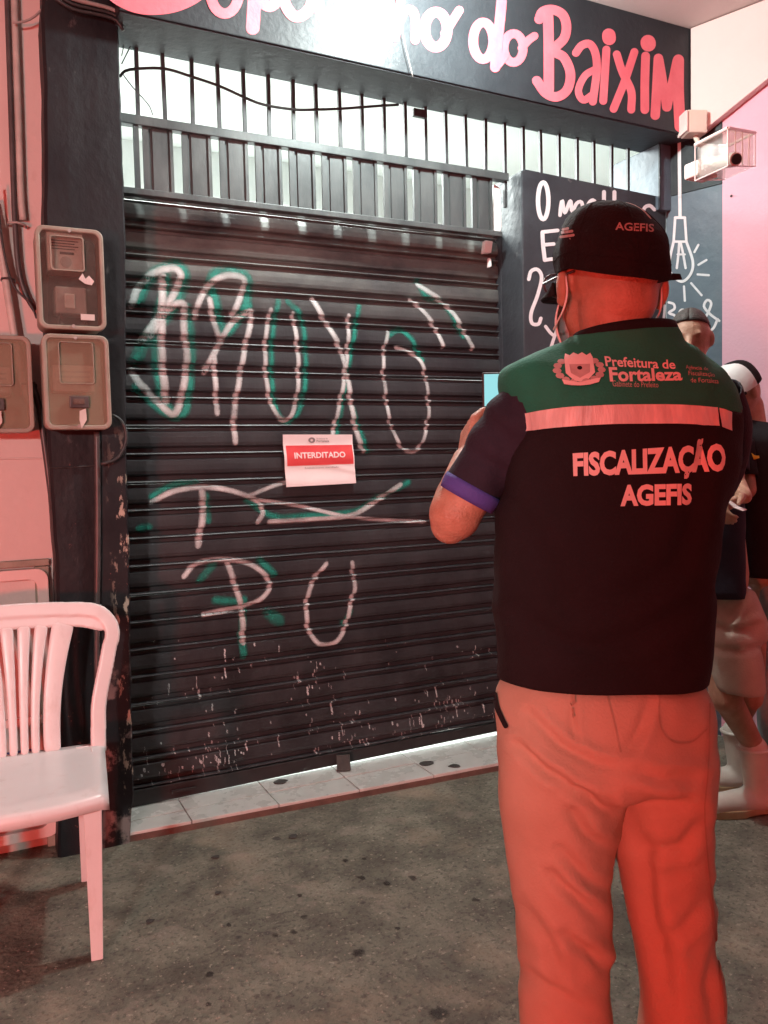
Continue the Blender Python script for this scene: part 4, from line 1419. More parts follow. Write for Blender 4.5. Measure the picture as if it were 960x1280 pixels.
mbk = P(430, 965, 2, TOP)
tag(MB().box((-0.03, -0.012, 0.0), (0.03, 0.0, 0.07), Matrix.Translation(mbk + Vector((0, 0, 0.003))) @ Matrix.Rotation(math.radians(-18), 4, 'Z') @ Matrix.Rotation(math.radians(-35), 4, 'X')).build('wedge', M['scrap'], origin=mbk, bev=0.003), 'dark wedge leaning against the shutter foot on the tiled step', 'wedge')
scrap(350, 978, 0.035, TOP + 0.0015, 'dark scrap on the tiled step left of the leaning wedge')
scrap(532, 955, 0.042, TOP + 0.0015, 'broad grey brown scrap on a tile joint near the shutter middle')
scrap(569, 958, 0.032, TOP + 0.0015, 'dark scrap on the step right of the broad grey brown one')
scrap(196, 1000, 0.035, TOP + 0.0015, 'dark crumpled scrap at the left foot of the shutter')
scrap(270, 1072, 0.018, 0.002, 'small black scrap on the ground nearest the left part of the step')
scrap(366, 1046, 0.022, 0.002, 'flat black scrap on the ground below the tile step middle')
scrap(187, 1152, 0.016, 0.002, 'black scrap on the ground just right of the front chair leg')
scrap(272, 1117, 0.014, 0.002, 'tiny black scrap on the ground right of the chair')
rng = random.Random(21)
gum = [(432, 1076, 8), (452, 1098, 10), (484, 1105, 10), (516, 1098, 11), (380, 1147, 10), (367, 1166, 9), (447, 1192, 13), (345, 1170, 7), (497, 1161, 6), (548, 1268, 16), (263, 1218, 8), (455, 1074, 7), (375, 1120, 7), (286, 1157, 7), (260, 1256, 6), (594, 1125, 9)]
for k, (a, b, s) in enumerate(gum):
    p = P(a, b, 2, 0.0)
    m = 18
    rr = random.Random(k)
    sz = s * 1.9 / 1050
    gv_ = [Vector((p.x, p.y, 0.0018))]
    for q_, kk in ((0.55, 1), (1.0, 2)):
        for i in range(m):
            jit = 0.75 + 0.4 * noise.noise(Vector((math.cos(2 * PI * i / m) * 1.7 + k * 3.1, math.sin(2 * PI * i / m) * 1.7, 0.5)))
            gv_.append(Vector((p.x + 1.2 * sz * q_ * jit * math.cos(2 * PI * i / m), p.y + 1.5 * sz * q_ * jit * math.sin(2 * PI * i / m), 0.0018)))
    gf_ = [(0, 1 + i, 1 + (i + 1) % m) for i in range(m)] + [(1 + i, 1 + m + i, 1 + m + (i + 1) % m, 1 + (i + 1) % m) for i in range(m)]
    o = mk('gum_spot', gv_, gf_, M['gum'], None, p)
    at = o.data.attributes.new('cover', 'FLOAT', 'POINT')
    at.data.foreach_set('value', [1.0] + [0.9] * m + [0.0] * m)
    tag(o, 'trodden dark gum spot on the concrete before the tiled step', 'gum spot', 'dark gum spots on the concrete')

gm = MB()
rng = random.Random(5)
for k in range(1500):
    a, b = rng.uniform(-40, 1000), rng.uniform(985, 1290)
    p = P(a, b, 2, 0.0)
    if p.y > step_y(p.x) - 0.01:
        continue
    r = rng.choice([0.0012, 0.0016, 0.002, 0.0026, 0.004]) * rng.uniform(0.7, 1.3)
    t0 = rng.uniform(0, 6.28)
    gm.add([(p.x + r * math.cos(t0 + q * 2.09) * rng.uniform(0.7, 1.3), p.y + r * math.sin(t0 + q * 2.09), 0.0008) for q in range(3)] + [(p.x, p.y, 0.001 + r * 0.7)], [(0, 1, 3), (1, 2, 3), (2, 0, 3)])
go = gm.build('grit', mat('grit_grains', (0.06, 0.055, 0.045), 0.9, (0.4, 0.37, 0.3), 40), None)
go['kind'] = 'stuff'
tag(go, 'loose grit and sand grains scattered over the concrete pavement', 'grit')

# ================================================================== CHAIR
foot_fr = P(121, 1196, 2, 0.0)
foot_rr = P(106, 1098, 2, 0.0)
CXc = foot_fr.x - 0.205
CYf, CYr = foot_fr.y, foot_rr.y
ch = thing('chair', 'white plastic stacking chair with slatted back in front of the salmon wall', 'chair', (CXc, (CYf + CYr) / 2, 0))
SEATZ = P(125, 976, 1, CYf + 0.05).z
SZR = SEATZ - 0.012
BY = CYr + 0.04


def backp(x, h):
    """point of the backrest: h metres above the seat rear"""
    lean = 0.22 * h + 0.05 * h * h
    return Vector((CXc + x, BY - 0.09 + lean + 0.10 * (0.25 ** 2 - min(0.25, abs(x)) ** 2) * 4 * 0.35, SZR + h))


bn = lambda p: Vector((0, -1, 0.25))
BH = P(100, 752, 1, BY + 0.02).z - SZR
xw = P(146, 800, 1, BY).x - CXc - 0.045
mb = MB()
# outer hoop: post, rounded shoulder, top rail, other post
hoop = []
XB = 0.262
half = [(XB, -0.025), (XB + 0.003, 0.05), (XB + 0.010, 0.14), (XB + 0.62 * (xw - XB), 0.27), (xw * 0.985, BH - 0.085), (xw * 0.93, BH - 0.035), (xw * 0.80, BH - 0.006), (xw * 0.5, BH + 0.004), (xw * 0.2, BH + 0.008)]
pts = [(x, h) for x, h in half] + [(-x, h) for x, h in reversed(half)]
hp = catmull([Vector((x, h, 0)) for x, h in pts], 0.012)
path = [backp(q.x - math.copysign(0.022, q.x) * min(1, abs(q.x) / 0.1), q.y - (0.022 if q.y > BH - 0.12 else 0.0)) for q in hp]
mb.bar(path, 0.05, 0.016, lambda p: Vector((0, -1, 0.22)))
# web that carries the slats under the top rail
half2 = [(xw * 0.84, BH - 0.075), (xw * 0.62, BH - 0.055), (xw * 0.4, BH - 0.05), (0, BH - 0.047), (-xw * 0.4, BH - 0.05), (-xw * 0.62, BH - 0.055), (-xw * 0.84, BH - 0.075)]
p2 = catmull([Vector((a, b, 0)) for a, b in half2], 0.012)
mb.bar([backp(q.x, q.y) + Vector((0, 0.003, 0)) for q in p2], 0.055, 0.013, lambda p: Vector((0, -1, 0.22)))
v, f = remesh(mb, 0.0045, 4)
mk('backrest', v, f, M['chair'], ch, smooth=True)
# slats fan out from the seat
for xb_, xt_, wb_, wt_ in ((0.0165, 0.027, 0.025, 0.043), (0.0495, 0.081, 0.026, 0.044), (0.1, 0.15, 0.052, 0.072)):
    for sgn in (-1, 1):
        sp_, ws = [], []
        for k in range(15):
            q = k / 14
            h = -0.012 + (BH - 0.045) * q
            e_ = q ** 1.7
            sp_.append(backp(sgn * (xb_ + (xt_ - xb_) * e_ - 0.006 * math.sin(PI * q) * (xb_ / 0.1)), h) + Vector((0, 0.0015, 0)))
            ws.append(wb_ + (wt_ - wb_) * q ** 2.2)
        MB().bar(sp_, ws, 0.011, lambda p: Vector((0, -1, 0.22))).build('slat', M['chair'], ch, smooth=True, subd=1)
# seat: dished sheet with rolled-down rim
sv, sf = [], []
NU, NV = 24, 20
sd = CYr - CYf
for j in range(NV + 1):
    vv = j / NV
    for i in range(NU + 1):
        uu = 2 * i / NU - 1
        hw = (0.255 + 0.005 * vv)
        front = -0.055 * (1 - uu * uu) * (1 - vv) ** 2
        x = CXc + uu * hw
        y = CYf + 0.005 + (BY - 0.075 - CYf) * vv + front
        edge = max(abs(uu), 0)
        dz = -0.014 * (1 - uu ** 4) * (1 - (2 * vv - 1) ** 4) - 0.02 * max(0, 0.12 - vv) / 0.12 - 0.008 * max(0, edge - 0.9) / 0.1
        z = SEATZ - 0.012 * vv + dz
        sv.append(Vector((x, y, z)))
for j in range(NV):
    for i in range(NU):
        a = j * (NU + 1) + i
        sf.append((a, a + 1, a + NU + 2, a + NU + 1))
rim = [i for i in range(NU + 1)] + [(j + 1) * (NU + 1) - 1 for j in range(1, NV + 1)] + [NV * (NU + 1) + i for i in range(NU - 1, -1, -1)] + [j * (NU + 1) for j in range(NV - 1, 0, -1)]
b0 = len(sv)
cen = Vector((CXc, (CYf + BY) / 2, 0))
for i in rim:
    p = sv[i].copy()
    q = p + (p - cen).normalized() * 0.004
    q.z = p.z - 0.034
    sv.append(q)
for k in range(len(rim)):
    k2 = (k + 1) % len(rim)
    sf.append((rim[k2], rim[k], b0 + k, b0 + k2))
so = mk('seat', sv, sf, M['chair'], ch, smooth=True)
m = so.modifiers.new('solid', 'SOLIDIFY')
m.thickness = 0.005
m.offset = -1
ch.rotation_euler.z = math.radians(-6)
ch.location.x += 0.025
# legs: L-shaped, splayed
for sx in (-1, 1):
    for fr in (True, False):
        top = Vector((CXc + sx * (0.238 if fr else 0.222), (CYf + 0.03) if fr else (BY - 0.085), SEATZ - 0.012))
        ft = Vector((CXc + sx * 0.222, CYf, 0)) if fr else Vector((CXc + sx * 0.2, CYr, 0))
        rings = []
        for k in range(7):
            t = k / 6
            c = top.lerp(ft, t)
            wdt = 0.052 * (1 - t) + 0.032 * t
            dp = 0.058 * (1 - t) + 0.038 * t
            sy = 1 if fr else -1
            # outer corner at c; one flange runs inwards in x, one runs back in y
            th = 0.006
            L = [(0, 0), (-sx * wdt, 0), (-sx * wdt, sy * th), (-sx * th, sy * th), (-sx * th, sy * dp), (0, sy * dp)]
            rings.append([c + Vector((a, b, 0)) for a, b in L])
        lg = MB()
        lg.loft(rings)
        lg.build('leg', M['chair'], ch, bev=0.0025)

# ================================================================== PEOPLE
# ---- officer seen from behind
DO = 1.45
FH = Vector((math.sin(YAW), math.cos(YAW), 0))
RH = Vector((math.cos(YAW), -math.sin(YAW), 0))
UZ = Vector((0, 0, 1))


def V(px_, py_, df=0.0, base=DO):
    return D(px_, py_, base + df)


ofl = V(770, 640)
OFF_O = Vector((ofl.x, ofl.y, 0.0))
off_ = thing('person', 'person in black and green inspector vest, cap and reddish lit trousers photographing the shutter', 'person', OFF_O)


def ring_lr(L, R, b, nexp=2.3, n=48, fshift=0.0, back=1.0):
    c = (L + R) / 2 + FH * fshift
    ax = (R - L) / 2 * 0.965
    out = []
    for i in range(n):
        a = 2 * PI * i / n
        ca, sa = math.cos(a), math.sin(a)
        u = math.copysign(abs(ca) ** (2 / nexp), ca)
        v_ = math.copysign(abs(sa) ** (2 / nexp), sa)
        bb = b * (back if v_ < 0 else 1.0)
        out.append(c + ax * u + FH * (v_ * bb))
    return out


def dense_rings(rows, k):
    """rows of (py, pxL, pyR, pxR, b, nexp, fshift) interpolated smoothly"""
    out = []
    cols = len(rows[0])
    P4 = [list(r) for r in rows]
    for i in range(len(P4) - 1):
        p0, p1, p2 = P4[max(i - 1, 0)], P4[i], P4[i + 1]
        p3 = P4[min(i + 2, len(P4) - 1)]
        for s in range(k):
            t = s / k
            out.append([0.5 * (2 * p1[c] + (p2[c] - p0[c]) * t + (2 * p0[c] - 5 * p1[c] + 4 * p2[c] - p3[c]) * t * t + (3 * p1[c] - p0[c] - 3 * p2[c] + p3[c]) * t ** 3) for c in range(cols)])
    out.append(P4[-1])
    return out


# vest
VR = [
    (842, 623, 846, 880, 0.120, 2.6, 0.0), (800, 619, 802, 882, 0.124, 2.6, 0.0), (760, 618, 760, 885, 0.126, 2.6, 0.0), (700, 618, 700, 884, 0.126, 2.6, 0.0),
    (640, 621, 645, 894, 0.126, 2.6, 0.0), (590, 630, 598, 912, 0.126, 2.6, 0.0), (540, 636, 548, 921, 0.124, 2.5, 0.004), (505, 629, 515, 924, 0.118, 2.4, 0.006),
    (478, 626, 489, 918, 0.108, 2.3, 0.006), (462, 632, 467, 904, 0.096, 2.2, 0.006), (449, 662, 448, 882, 0.082, 2.1, 0.004), (437, 696, 430, 860, 0.074, 2.0, 0.002), (427, 712, 414, 848, 0.072, 2.0, 0.0)]
rows = dense_rings(VR, 7)
rings = []
for (pl_, xl_, pr_, xr_, b, ne, fs_) in rows:
    rings.append(ring_lr(V(xl_, pl_), V(xr_, pr_), b, ne, 72, fs_))
mb = MB()
mb.loft(rings, cap=False)
vs, fs = mb.v, mb.f
ns = vnormals(vs, fs)
FOLDV = [  # (polyline in photo pixels, width px, depth m)
    ([(640, 620), (690, 700), (720, 790)], 14, 0.006), ([(870, 660), (830, 720), (760, 760)], 16, 0.006), ([(860, 760), (790, 800), (700, 810)], 13, 0.005),
    ([(650, 760), (700, 800), (780, 830)], 12, 0.004), ([(880, 560), (860, 640), (850, 720)], 12, 0.006), ([(670, 540), (680, 600), (700, 660)], 12, 0.004), ([(905, 480), (880, 540), (874, 600)], 8, 0.004),
    ([(735, 445), (720, 480), (700, 510)], 14, 0.003), ([(850, 430), (862, 470), (866, 510)], 8, 0.004)]


def seg_dist(p, poly):
    """signed distance to a polyline and how far along it (0..1)"""
    best, side, along = 1e9, 1, 0.0
    n__ = len(poly) - 1
    for k, ((x0, y0), (x1, y1)) in enumerate(zip(poly, poly[1:])):
        dx, dy = x1 - x0, y1 - y0
        t = ((p[0] - x0) * dx + (p[1] - y0) * dy) / (dx * dx + dy * dy)
        t = max(0, min(1, t))
        ex, ey = p[0] - x0 - t * dx, p[1] - y0 - t * dy
        d = math.hypot(ex, ey)
        if d < best:
            best = d
            side = 1 if dx * ey - dy * ex > 0 else -1
            along = (k + t) / n__
    return best * side, along


def ridged(q):
    return 1.0 - 2.0 * abs(noise.noise(q))


def folds(vs, ns, table, amp_noise, fscale, stretch=(1, 1, 1), ridge=0.0):
    out = []
    for p, nrm in zip(vs, ns):
        d = amp_noise * noise.noise(Vector((p.x * fscale * stretch[0], p.y * fscale * stretch[1], p.z * fscale * stretch[2])))
        d += 0.4 * amp_noise * noise.noise(Vector((p.x * fscale * 2.7 + 3, p.y * fscale * 2.7, p.z * fscale * 1.9)))
        if ridge:
            u_ = p.dot(RH)
            d += ridge * ridged(Vector((u_ * 5 + p.z * 6.5, p.dot(FH) * 5, p.z * 2.2 - u_ * 2.0)))
            d += 0.5 * ridge * ridged(Vector((u_ * 9 - p.z * 9 + 4, p.dot(FH) * 8, p.z * 5)))
        if nrm.dot(FW) < 0.3:
            q = to_px(p)
            for poly, wd, dep in table:
                wd = wd * 1.3
                s_, al = seg_dist(q, poly)
                if abs(s_) < wd * 3.5:
                    u = s_ / wd + 0.25 * noise.noise(Vector((q[0] * 0.03, q[1] * 0.03, wd)))
                    tp_ = math.sin(PI * (0.12 + 0.82 * al)) ** 0.8
                    d += 1.25 * dep * tp_ * (-math.exp(-(u * 1.5) ** 2) + 0.85 * math.exp(-((u + 1.2) / 0.8) ** 2) + 0.3 * math.exp(-((u - 1.3) / 0.9) ** 2))
        out.append(p + nrm * d)
    return out


if ns[0].dot(vs[0] - sum(vs, Vector()) / len(vs)) < 0:
    ns = [-n_ for n_ in ns]
vs = folds(vs, ns, FOLDV, 0.007, 9, (1, 1, 1), 0.007)
vest_v = vs
N = 72
nr = len(rings)
# split colours: yoke (green) above the tape, black below
green_f, black_f = [], []
split_py = 524
for f in fs:
    c = sum((vs[i] for i in f), Vector()) / 4
    q = to_px(c)
    lim = 522 + (q[0] - 650) * -0.03
    (green_f if q[1] < lim else black_f).append(f)


def sub(vs, fs):
    used = sorted({i for f in fs for i in f})
    mp = {i: k for k, i in enumerate(used)}
    return [vs[i] for i in used], [tuple(mp[i] for i in f) for f in fs]


vv, ff = sub(vs, green_f)
o = mk('vest_yoke', vv, ff, M['vest_green'], off_, smooth=True)
m_ = o.modifiers.new('s', 'SOLIDIFY')
m_.thickness = 0.003
m_.offset = -1
vv, ff = sub(vs, black_f)
o = mk('vest', vv, ff, M['vest_black'], off_, smooth=True)
m_ = o.modifiers.new('s', 'SOLIDIFY')
m_.thickness = 0.004
m_.offset = -1
bvh = BVHTree.FromPolygons([tuple(v_) for v_ in vs], fs)


def on_vest(px_, py_, lift=0.0015):
    p = V(px_, py_, -0.12)
    dr_ = (p - CAM).normalized()
    # straight through the cloth from behind the back
    dirn = (FH * 0.8 + dr_ * 0.2).normalized()
    hit = bvh.ray_cast(p - dirn * 0.2, dirn, 1.0)
    if hit[0] is None:
        dd = (p - CAM).normalized()
        hit = bvh.ray_cast(CAM, dd, 5.0)
        if hit[0] is None:
            hit = bvh.find_nearest(V(px_, py_, -0.02))
    nrm = hit[1]
    if nrm.dot(FH) > 0:
        nrm = -nrm
    return hit[0] + nrm * lift


def vest_text(body, quad, mat_, off=0.0, name='vest_lettering', step=0.06, space=1.0):
    """quad: top-left, top-right, bottom-right, bottom-left photo pixels"""
    tv, tf = text_mesh(body, off, step, space)
    vs_ = []
    for a, b in tv:
        tx_ = quad[0][0] * (1 - a) + quad[1][0] * a
        ty_ = quad[0][1] * (1 - a) + quad[1][1] * a
        bx_ = quad[3][0] * (1 - a) + quad[2][0] * a
        by_ = quad[3][1] * (1 - a) + quad[2][1] * a
        vs_.append(on_vest(bx_ + (tx_ - bx_) * b, by_ + (ty_ - by_) * b))
    return mk(name, vs_, tf, mat_, off_)


vest_text('FISCALIZAÇÃO', ((717, 560), (908, 546), (908, 597), (717, 602)), M['vest_print'], 0.045)
vest_text('AGEFIS', ((774, 606), (864, 604), (864, 631), (774, 633)), M['vest_print'], 0.045)
vest_text('Prefeitura de', ((761, 443), (850, 448), (850, 460), (761, 457)), M['vest_print'], 0.02)
vest_text('Fortaleza', ((764, 458), (857, 459), (857, 475), (764, 477)), M['vest_print'], 0.03)
vest_text('Gabinete do Prefeito', ((767, 475), (826, 477), (826, 484), (767, 483)), M['vest_print_dim'], 0.0, step=0.1)
vest_text('Agência de', ((864, 454), (893, 457), (893, 463), (864, 461)), M['vest_print_dim'], 0.0, step=0.1)
vest_text('Fiscalização', ((867, 462), (901, 464), (901, 471), (867, 469)), M['vest_print_dim'], 0.0, step=0.1)
vest_text('de Fortaleza', ((869, 471), (905, 472), (905, 478), (869, 477)), M['vest_print_dim'], 0.0, step=0.1)


def vest_patch(name, pts, mat_, lift=0.0015):
    """small printed blob: star-shaped polygon subdivided and laid on the cloth"""
    cx = sum(p[0] for p in pts) / len(pts)
    cy = sum(p[1] for p in pts) / len(pts)
    n_ = len(pts)
    vs_, fs_ = [on_vest(cx, cy, lift)], []
    K = 4
    for k in range(1, K + 1):
        for x, y in pts:
            vs_.append(on_vest(cx + (x - cx) * k / K, cy + (y - cy) * k / K, lift))
    for i in range(n_):
        fs_.append((0, 1 + i, 1 + (i + 1) % n_))
    for k in range(K - 1):
        for i in range(n_):
            a, b = 1 + k * n_ + i, 1 + k * n_ + (i + 1) % n_
            fs_.append((a, a + n_, b + n_, b))
    return vs_, fs_


def patches(name, lst, mat_, lift=0.0015):
    av, af = [], []
    for k, pts in enumerate(lst):
        v_, f_ = vest_patch(name, pts, mat_, lift + 0.00025 * k)
        n_ = len(av)
        av += v_
        af += [tuple(i + n_ for i in q) for q in f_]
    return mk(name, av, af, mat_, off_)


# municipal crest: shield with a towered top in a wreath and a ribbon below
leafs = []
for k in range(7):
    a = math.radians(115 + k * 23)
    leafs.append(ell(728 + 27 * math.cos(a), 461 - 17 * math.sin(a), 5.2, 3.8, 8))
    a = math.radians(65 - k * 23)
    leafs.append(ell(728 + 27 * math.cos(a), 461 - 17 * math.sin(a), 5.2, 3.8, 8))
patches('crest_wreath', leafs, M['vest_print_dim'], 0.0012)
patches('crest_shield', [[(712, 446), (714, 440), (719, 443), (724, 439), (729, 442), (734, 439), (739, 443), (744, 440), (746, 446), (747, 466), (738, 475), (729, 478), (720, 475), (711, 466)]], M['vest_print'], 0.0042)
patches('crest_field', [[(716, 455), (742, 455), (741, 466), (729, 473), (717, 466)]], M['vest_print_dim'], 0.0048)
patches('crest_boat', [ell(729, 460, 3.2, 2.6, 10)], M['vest_black'], 0.0054)
patches('crest_ribbon', [[(706, 474), (718, 477), (729, 479), (740, 477), (752, 473), (750, 479), (739, 482), (729, 483), (718, 482), (708, 480)]], M['vest_print'], 0.005)


def tape(cx_pts, h, name, lift=0.003):
    vs_, fs_ = [], []
    n_ = len(cx_pts)
    for x, y in cx_pts:
        for j in range(6):
            yy = y - h / 2 + h * j / 5
            vs_.append(on_vest(x, yy, lift))
    for i in range(n_ - 1):
        for j in range(5):
            a = i * 6 + j
            fs_.append((a, a + 1, a + 7, a + 6))
    return mk(name, vs_, fs_, M['reflective'], off_, smooth=True)


cl = [(653, 528), (690, 523), (720, 520.5), (760, 518.5), (800, 518), (840, 518), (870, 519), (902, 521)]
tape([(q.x, q.y) for q in catmull([Vector((a, b, 0)) for a, b in cl], 5)], 24, 'reflective_tape')
tape([(904 + k * 2, 521.5 + k * 0.5) for k in range(10)], 24, 'reflective_tape')

# collar of the vest
top = rings[-1]
cc_ = sum(top, Vector()) / len(top)
mb = MB()
mb.loft([[cc_ + (p - cc_) * k + UZ * (dz + 0.006 * -((p - cc_).dot(FH)) / 0.07) for p in top] for k, dz in ((1.03, -0.02), (1.035, -0.008), (1.0, 0.004), (0.955, 0.012), (0.93, 0.012), (0.93, -0.01))], cap=False)
mb.build('vest_collar', M['vest_black'], off_, smooth=True)

# sleeve of the left arm
sh_c = [V(700, 505, 0.0), V(668, 520, 0.005), V(640, 545, 0.01), V(614, 575, 0.02), V(594, 604, 0.025), V(587, 617, 0.027)]
sr = [0.05, 0.066, 0.066, 0.059, 0.053, 0.052]
cp = catmull(sh_c, 0.008)
n_ = len(cp)
rad = [lerp_tab([(i / 5, sr[i]) for i in range(6)], k / (n_ - 1)) for k in range(n_)]
mb = MB().tube(cp, rad, 28, cap=False)
ns2 = vnormals(mb.v, mb.f)
mb.v = folds(mb.v, [-q for q in ns2] if ns2[0].dot(mb.v[0] - cp[0]) < 0 else ns2, [([(600, 520), (650, 560)], 10, 0.005), ([(585, 560), (640, 600)], 8, 0.004), ([(640, 470), (632, 560), (625, 620)], 9, 0.006)], 0.004, 14)
o = mb.build('sleeve', M['shirt_navy'], off_, smooth=True)
m_ = o.modifiers.new('s', 'SOLIDIFY')
m_.thickness = 0.003
ax_ = (cp[-1] - cp[-4]).normalized()
mb = MB().tube([cp[-1] - ax_ * 0.016, cp[-1] - ax_ * 0.008, cp[-1] + ax_ * 0.002, cp[-1] + ax_ * 0.012], [0.0535, 0.0545, 0.0535, 0.052], 28, cap=False)
o = mb.build('cuff', M['cuff'], off_, smooth=True)
m_ = o.modifiers.new('s', 'SOLIDIFY')
m_.thickness = 0.003
# right sleeve, reaching forward on the far side of the body
cp2 = catmull([V(880, 500, 0.03), V(895, 540, 0.06), V(890, 590, 0.12), V(870, 625, 0.17)], 0.01)
mb = MB().tube(cp2, [0.066 - 0.018 * k / (len(cp2) - 1) for k in range(len(cp2))], 24, cap=False)
o = mb.build('sleeve', M['shirt_navy'], off_, smooth=True)
m_ = o.modifiers.new('s', 'SOLIDIFY')
m_.thickness = 0.003

# trousers: pelvis and two legs grown together
mb = MB()
PR = [(846, 630, 850, 874, 0.108, 2.4, 0.0), (880, 618, 880, 887, 0.122, 2.3, -0.004), (920, 616, 920, 888, 0.135, 2.3, -0.012), (955, 618, 955, 885, 0.132, 2.3, -0.012), (975, 655, 975, 845, 0.07, 2.2, -0.004)]
mb.loft([ring_lr(V(r[1], r[0]), V(r[3], r[2]), r[4], r[5], 48, r[6]) for r in dense_rings(PR, 5)])
LL = [(930, 618, 930, 760, 0.115, 2.2, -0.012), (960, 618, 960, 776, 0.118, 2.2, -0.012), (1000, 620, 1000, 773, 0.112, 2.2, -0.006), (1050, 630, 1050, 765, 0.1, 2.2, 0.004), (1100, 640, 1100, 761, 0.092, 2.2, 0.01), (1200, 651, 1200, 765, 0.082, 2.2, 0.018), (1280, 656, 1280, 768, 0.078, 2.2, 0.02), (1400, 664, 1400, 768, 0.075, 2.2, 0.03), (1520, 668, 1520, 772, 0.078, 2.2, 0.04)]
mb.loft([ring_lr(V(r[1], r[0]), V(r[3], r[2]), r[4], r[5], 40, r[6]) for r in dense_rings(LL, 6)])
RL = [(930, 775, 930, 888, 0.115, 2.2, -0.012), (960, 768, 960, 886, 0.118, 2.2, -0.012), (1000, 770, 1000, 882, 0.112, 2.2, -0.006), (1050, 772, 1050, 882, 0.1, 2.2, 0.006), (1100, 780, 1100, 886, 0.092, 2.2, 0.016), (1200, 799, 1200, 900, 0.082, 2.2, 0.024), (1280, 807, 1280, 910, 0.078, 2.2, 0.028), (1400, 812, 1400, 914, 0.075, 2.2, 0.04), (1520, 815, 1520, 918, 0.078, 2.2, 0.05)]
mb.loft([ring_lr(V(r[1], r[0]), V(r[3], r[2]), r[4], r[5], 40, r[6]) for r in dense_rings(RL, 6)])
vs, fs = remesh(mb, 0.0062, 7)
ns = vnormals(vs, fs)
FOLDT = [
    ([(645, 930), (680, 962), (720, 985), (764, 1000)], 7, 0.012), ([(660, 890), (700, 930), (745, 955), (778, 958)], 7, 0.008), ([(700, 985), (740, 1000), (762, 1015)], 6, 0.009),
    ([(715, 1015), (735, 1045), (758, 1060)], 9, 0.009), ([(690, 1090), (720, 1120), (750, 1150)], 8, 0.010), ([(705, 1165), (735, 1190), (760, 1215)], 8, 0.009), ([(700, 1060), (735, 1100), (756, 1110)], 7, 0.006),
    ([(790, 965), (830, 975), (880, 970)], 9, 0.006), ([(785, 990), (830, 1000), (876, 1010)], 9, 0.007), ([(880, 1030), (850, 1060), (800, 1060)], 10, 0.007), ([(805, 1050), (812, 1120), (830, 1200), (838, 1270)], 12, 0.008),
    ([(885, 1110), (860, 1150), (822, 1180)], 11, 0.006), ([(715, 870), (716, 905), (722, 930)], 5, 0.005), ([(810, 880), (796, 920), (780, 950)], 8, 0.006), ([(655, 1130), (690, 1180), (700, 1240)], 10, 0.006), ([(650, 1210), (690, 1240), (740, 1265)], 9, 0.006),
    ([(896, 1180), (885, 1230), (890, 1280)], 9, 0.006)]
vs = folds(vs, ns, FOLDT, 0.008, 7, (1.2, 1.2, 0.7), 0.005)
tro = mk('trousers', vs, fs, M['khaki'], off_, smooth=True)
m_ = tro.modifiers.new('soft', 'SMOOTH')
m_.iterations = 3
m_.factor = 0.5
tb = BVHTree.FromPolygons([tuple(v_) for v_ in vs], fs)


def on_tro(px_, py_, lift=0.001):
    dd = (D(px_, py_, 1.0) - CAM).normalized()
    hit = tb.ray_cast(CAM, dd, 5.0)
    if hit[0] is None:
        hit = tb.find_nearest(V(px_, py_))
    nrm = hit[1]
    if nrm.dot(dd) > 0:
        nrm = -nrm
    return hit[0] + nrm * lift


def tro_strip(name, pts, wpx, mat_, lift=0.0015):
    path = catmull([Vector((a, b, 0)) for a, b in pts], 2.0)
    v_, f_, _ = ribbon([(q.x, q.y) for q in path], wpx, lambda a, b: on_tro(a, b, lift + 0.0008), 4)
    return mk(name, v_, f_, mat_, off_, smooth=True)


M['stitch'] = mat('khaki_seam', (0.36, 0.28, 0.2), 0.85, (0.42, 0.33, 0.24), 30)
tro_strip('centre_seam', [(758, 868), (768, 905), (775, 940)], 2.2, M['stitch'])
tro_strip('pocket_seam', [(824, 868), (824, 905), (838, 926), (862, 928), (882, 912)], 2.0, M['stitch'])
tro_strip('pocket_opening', [(620, 868), (623, 884), (629, 898), (634, 908)], 6, M['vest_black'], 0.002)
tro_strip('belt_loop', [(716, 868), (717, 878)], 9, M['stitch'], 0.004)
tro_strip('pocket_button', [(718, 886), (719, 896)], 3, M['stitch'], 0.003)
tro_strip('side_seam', [(886, 880), (884, 960), (880, 1010), (884, 1080), (896, 1180), (905, 1270)], 1.8, M['stitch'])

# shoes
for x0, x1 in ((712, 1), (862, 1)):
    base = V(x0, 1540, 0.06)
    base.z = 0.0
    mb = MB()
    mb.capsule(base + UZ * 0.045, 0.042, base + FH * 0.17 + UZ * 0.04, 0.04)
    mb.capsule(base + UZ * 0.04, 0.04, base + UZ * 0.1, 0.045)
    mb.box((-0.045, -0.045, 0.001), (0.045, 0.215, 0.025), Matrix.Translation(base) @ Matrix.Rotation(-YAW, 4, 'Z'))
    v_, f_ = remesh(mb, 0.008, 3)
    mk('shoe', [Vector((q.x, q.y, max(0.001, q.z))) for q in v_], f_, M['shoe'], off_, smooth=True)


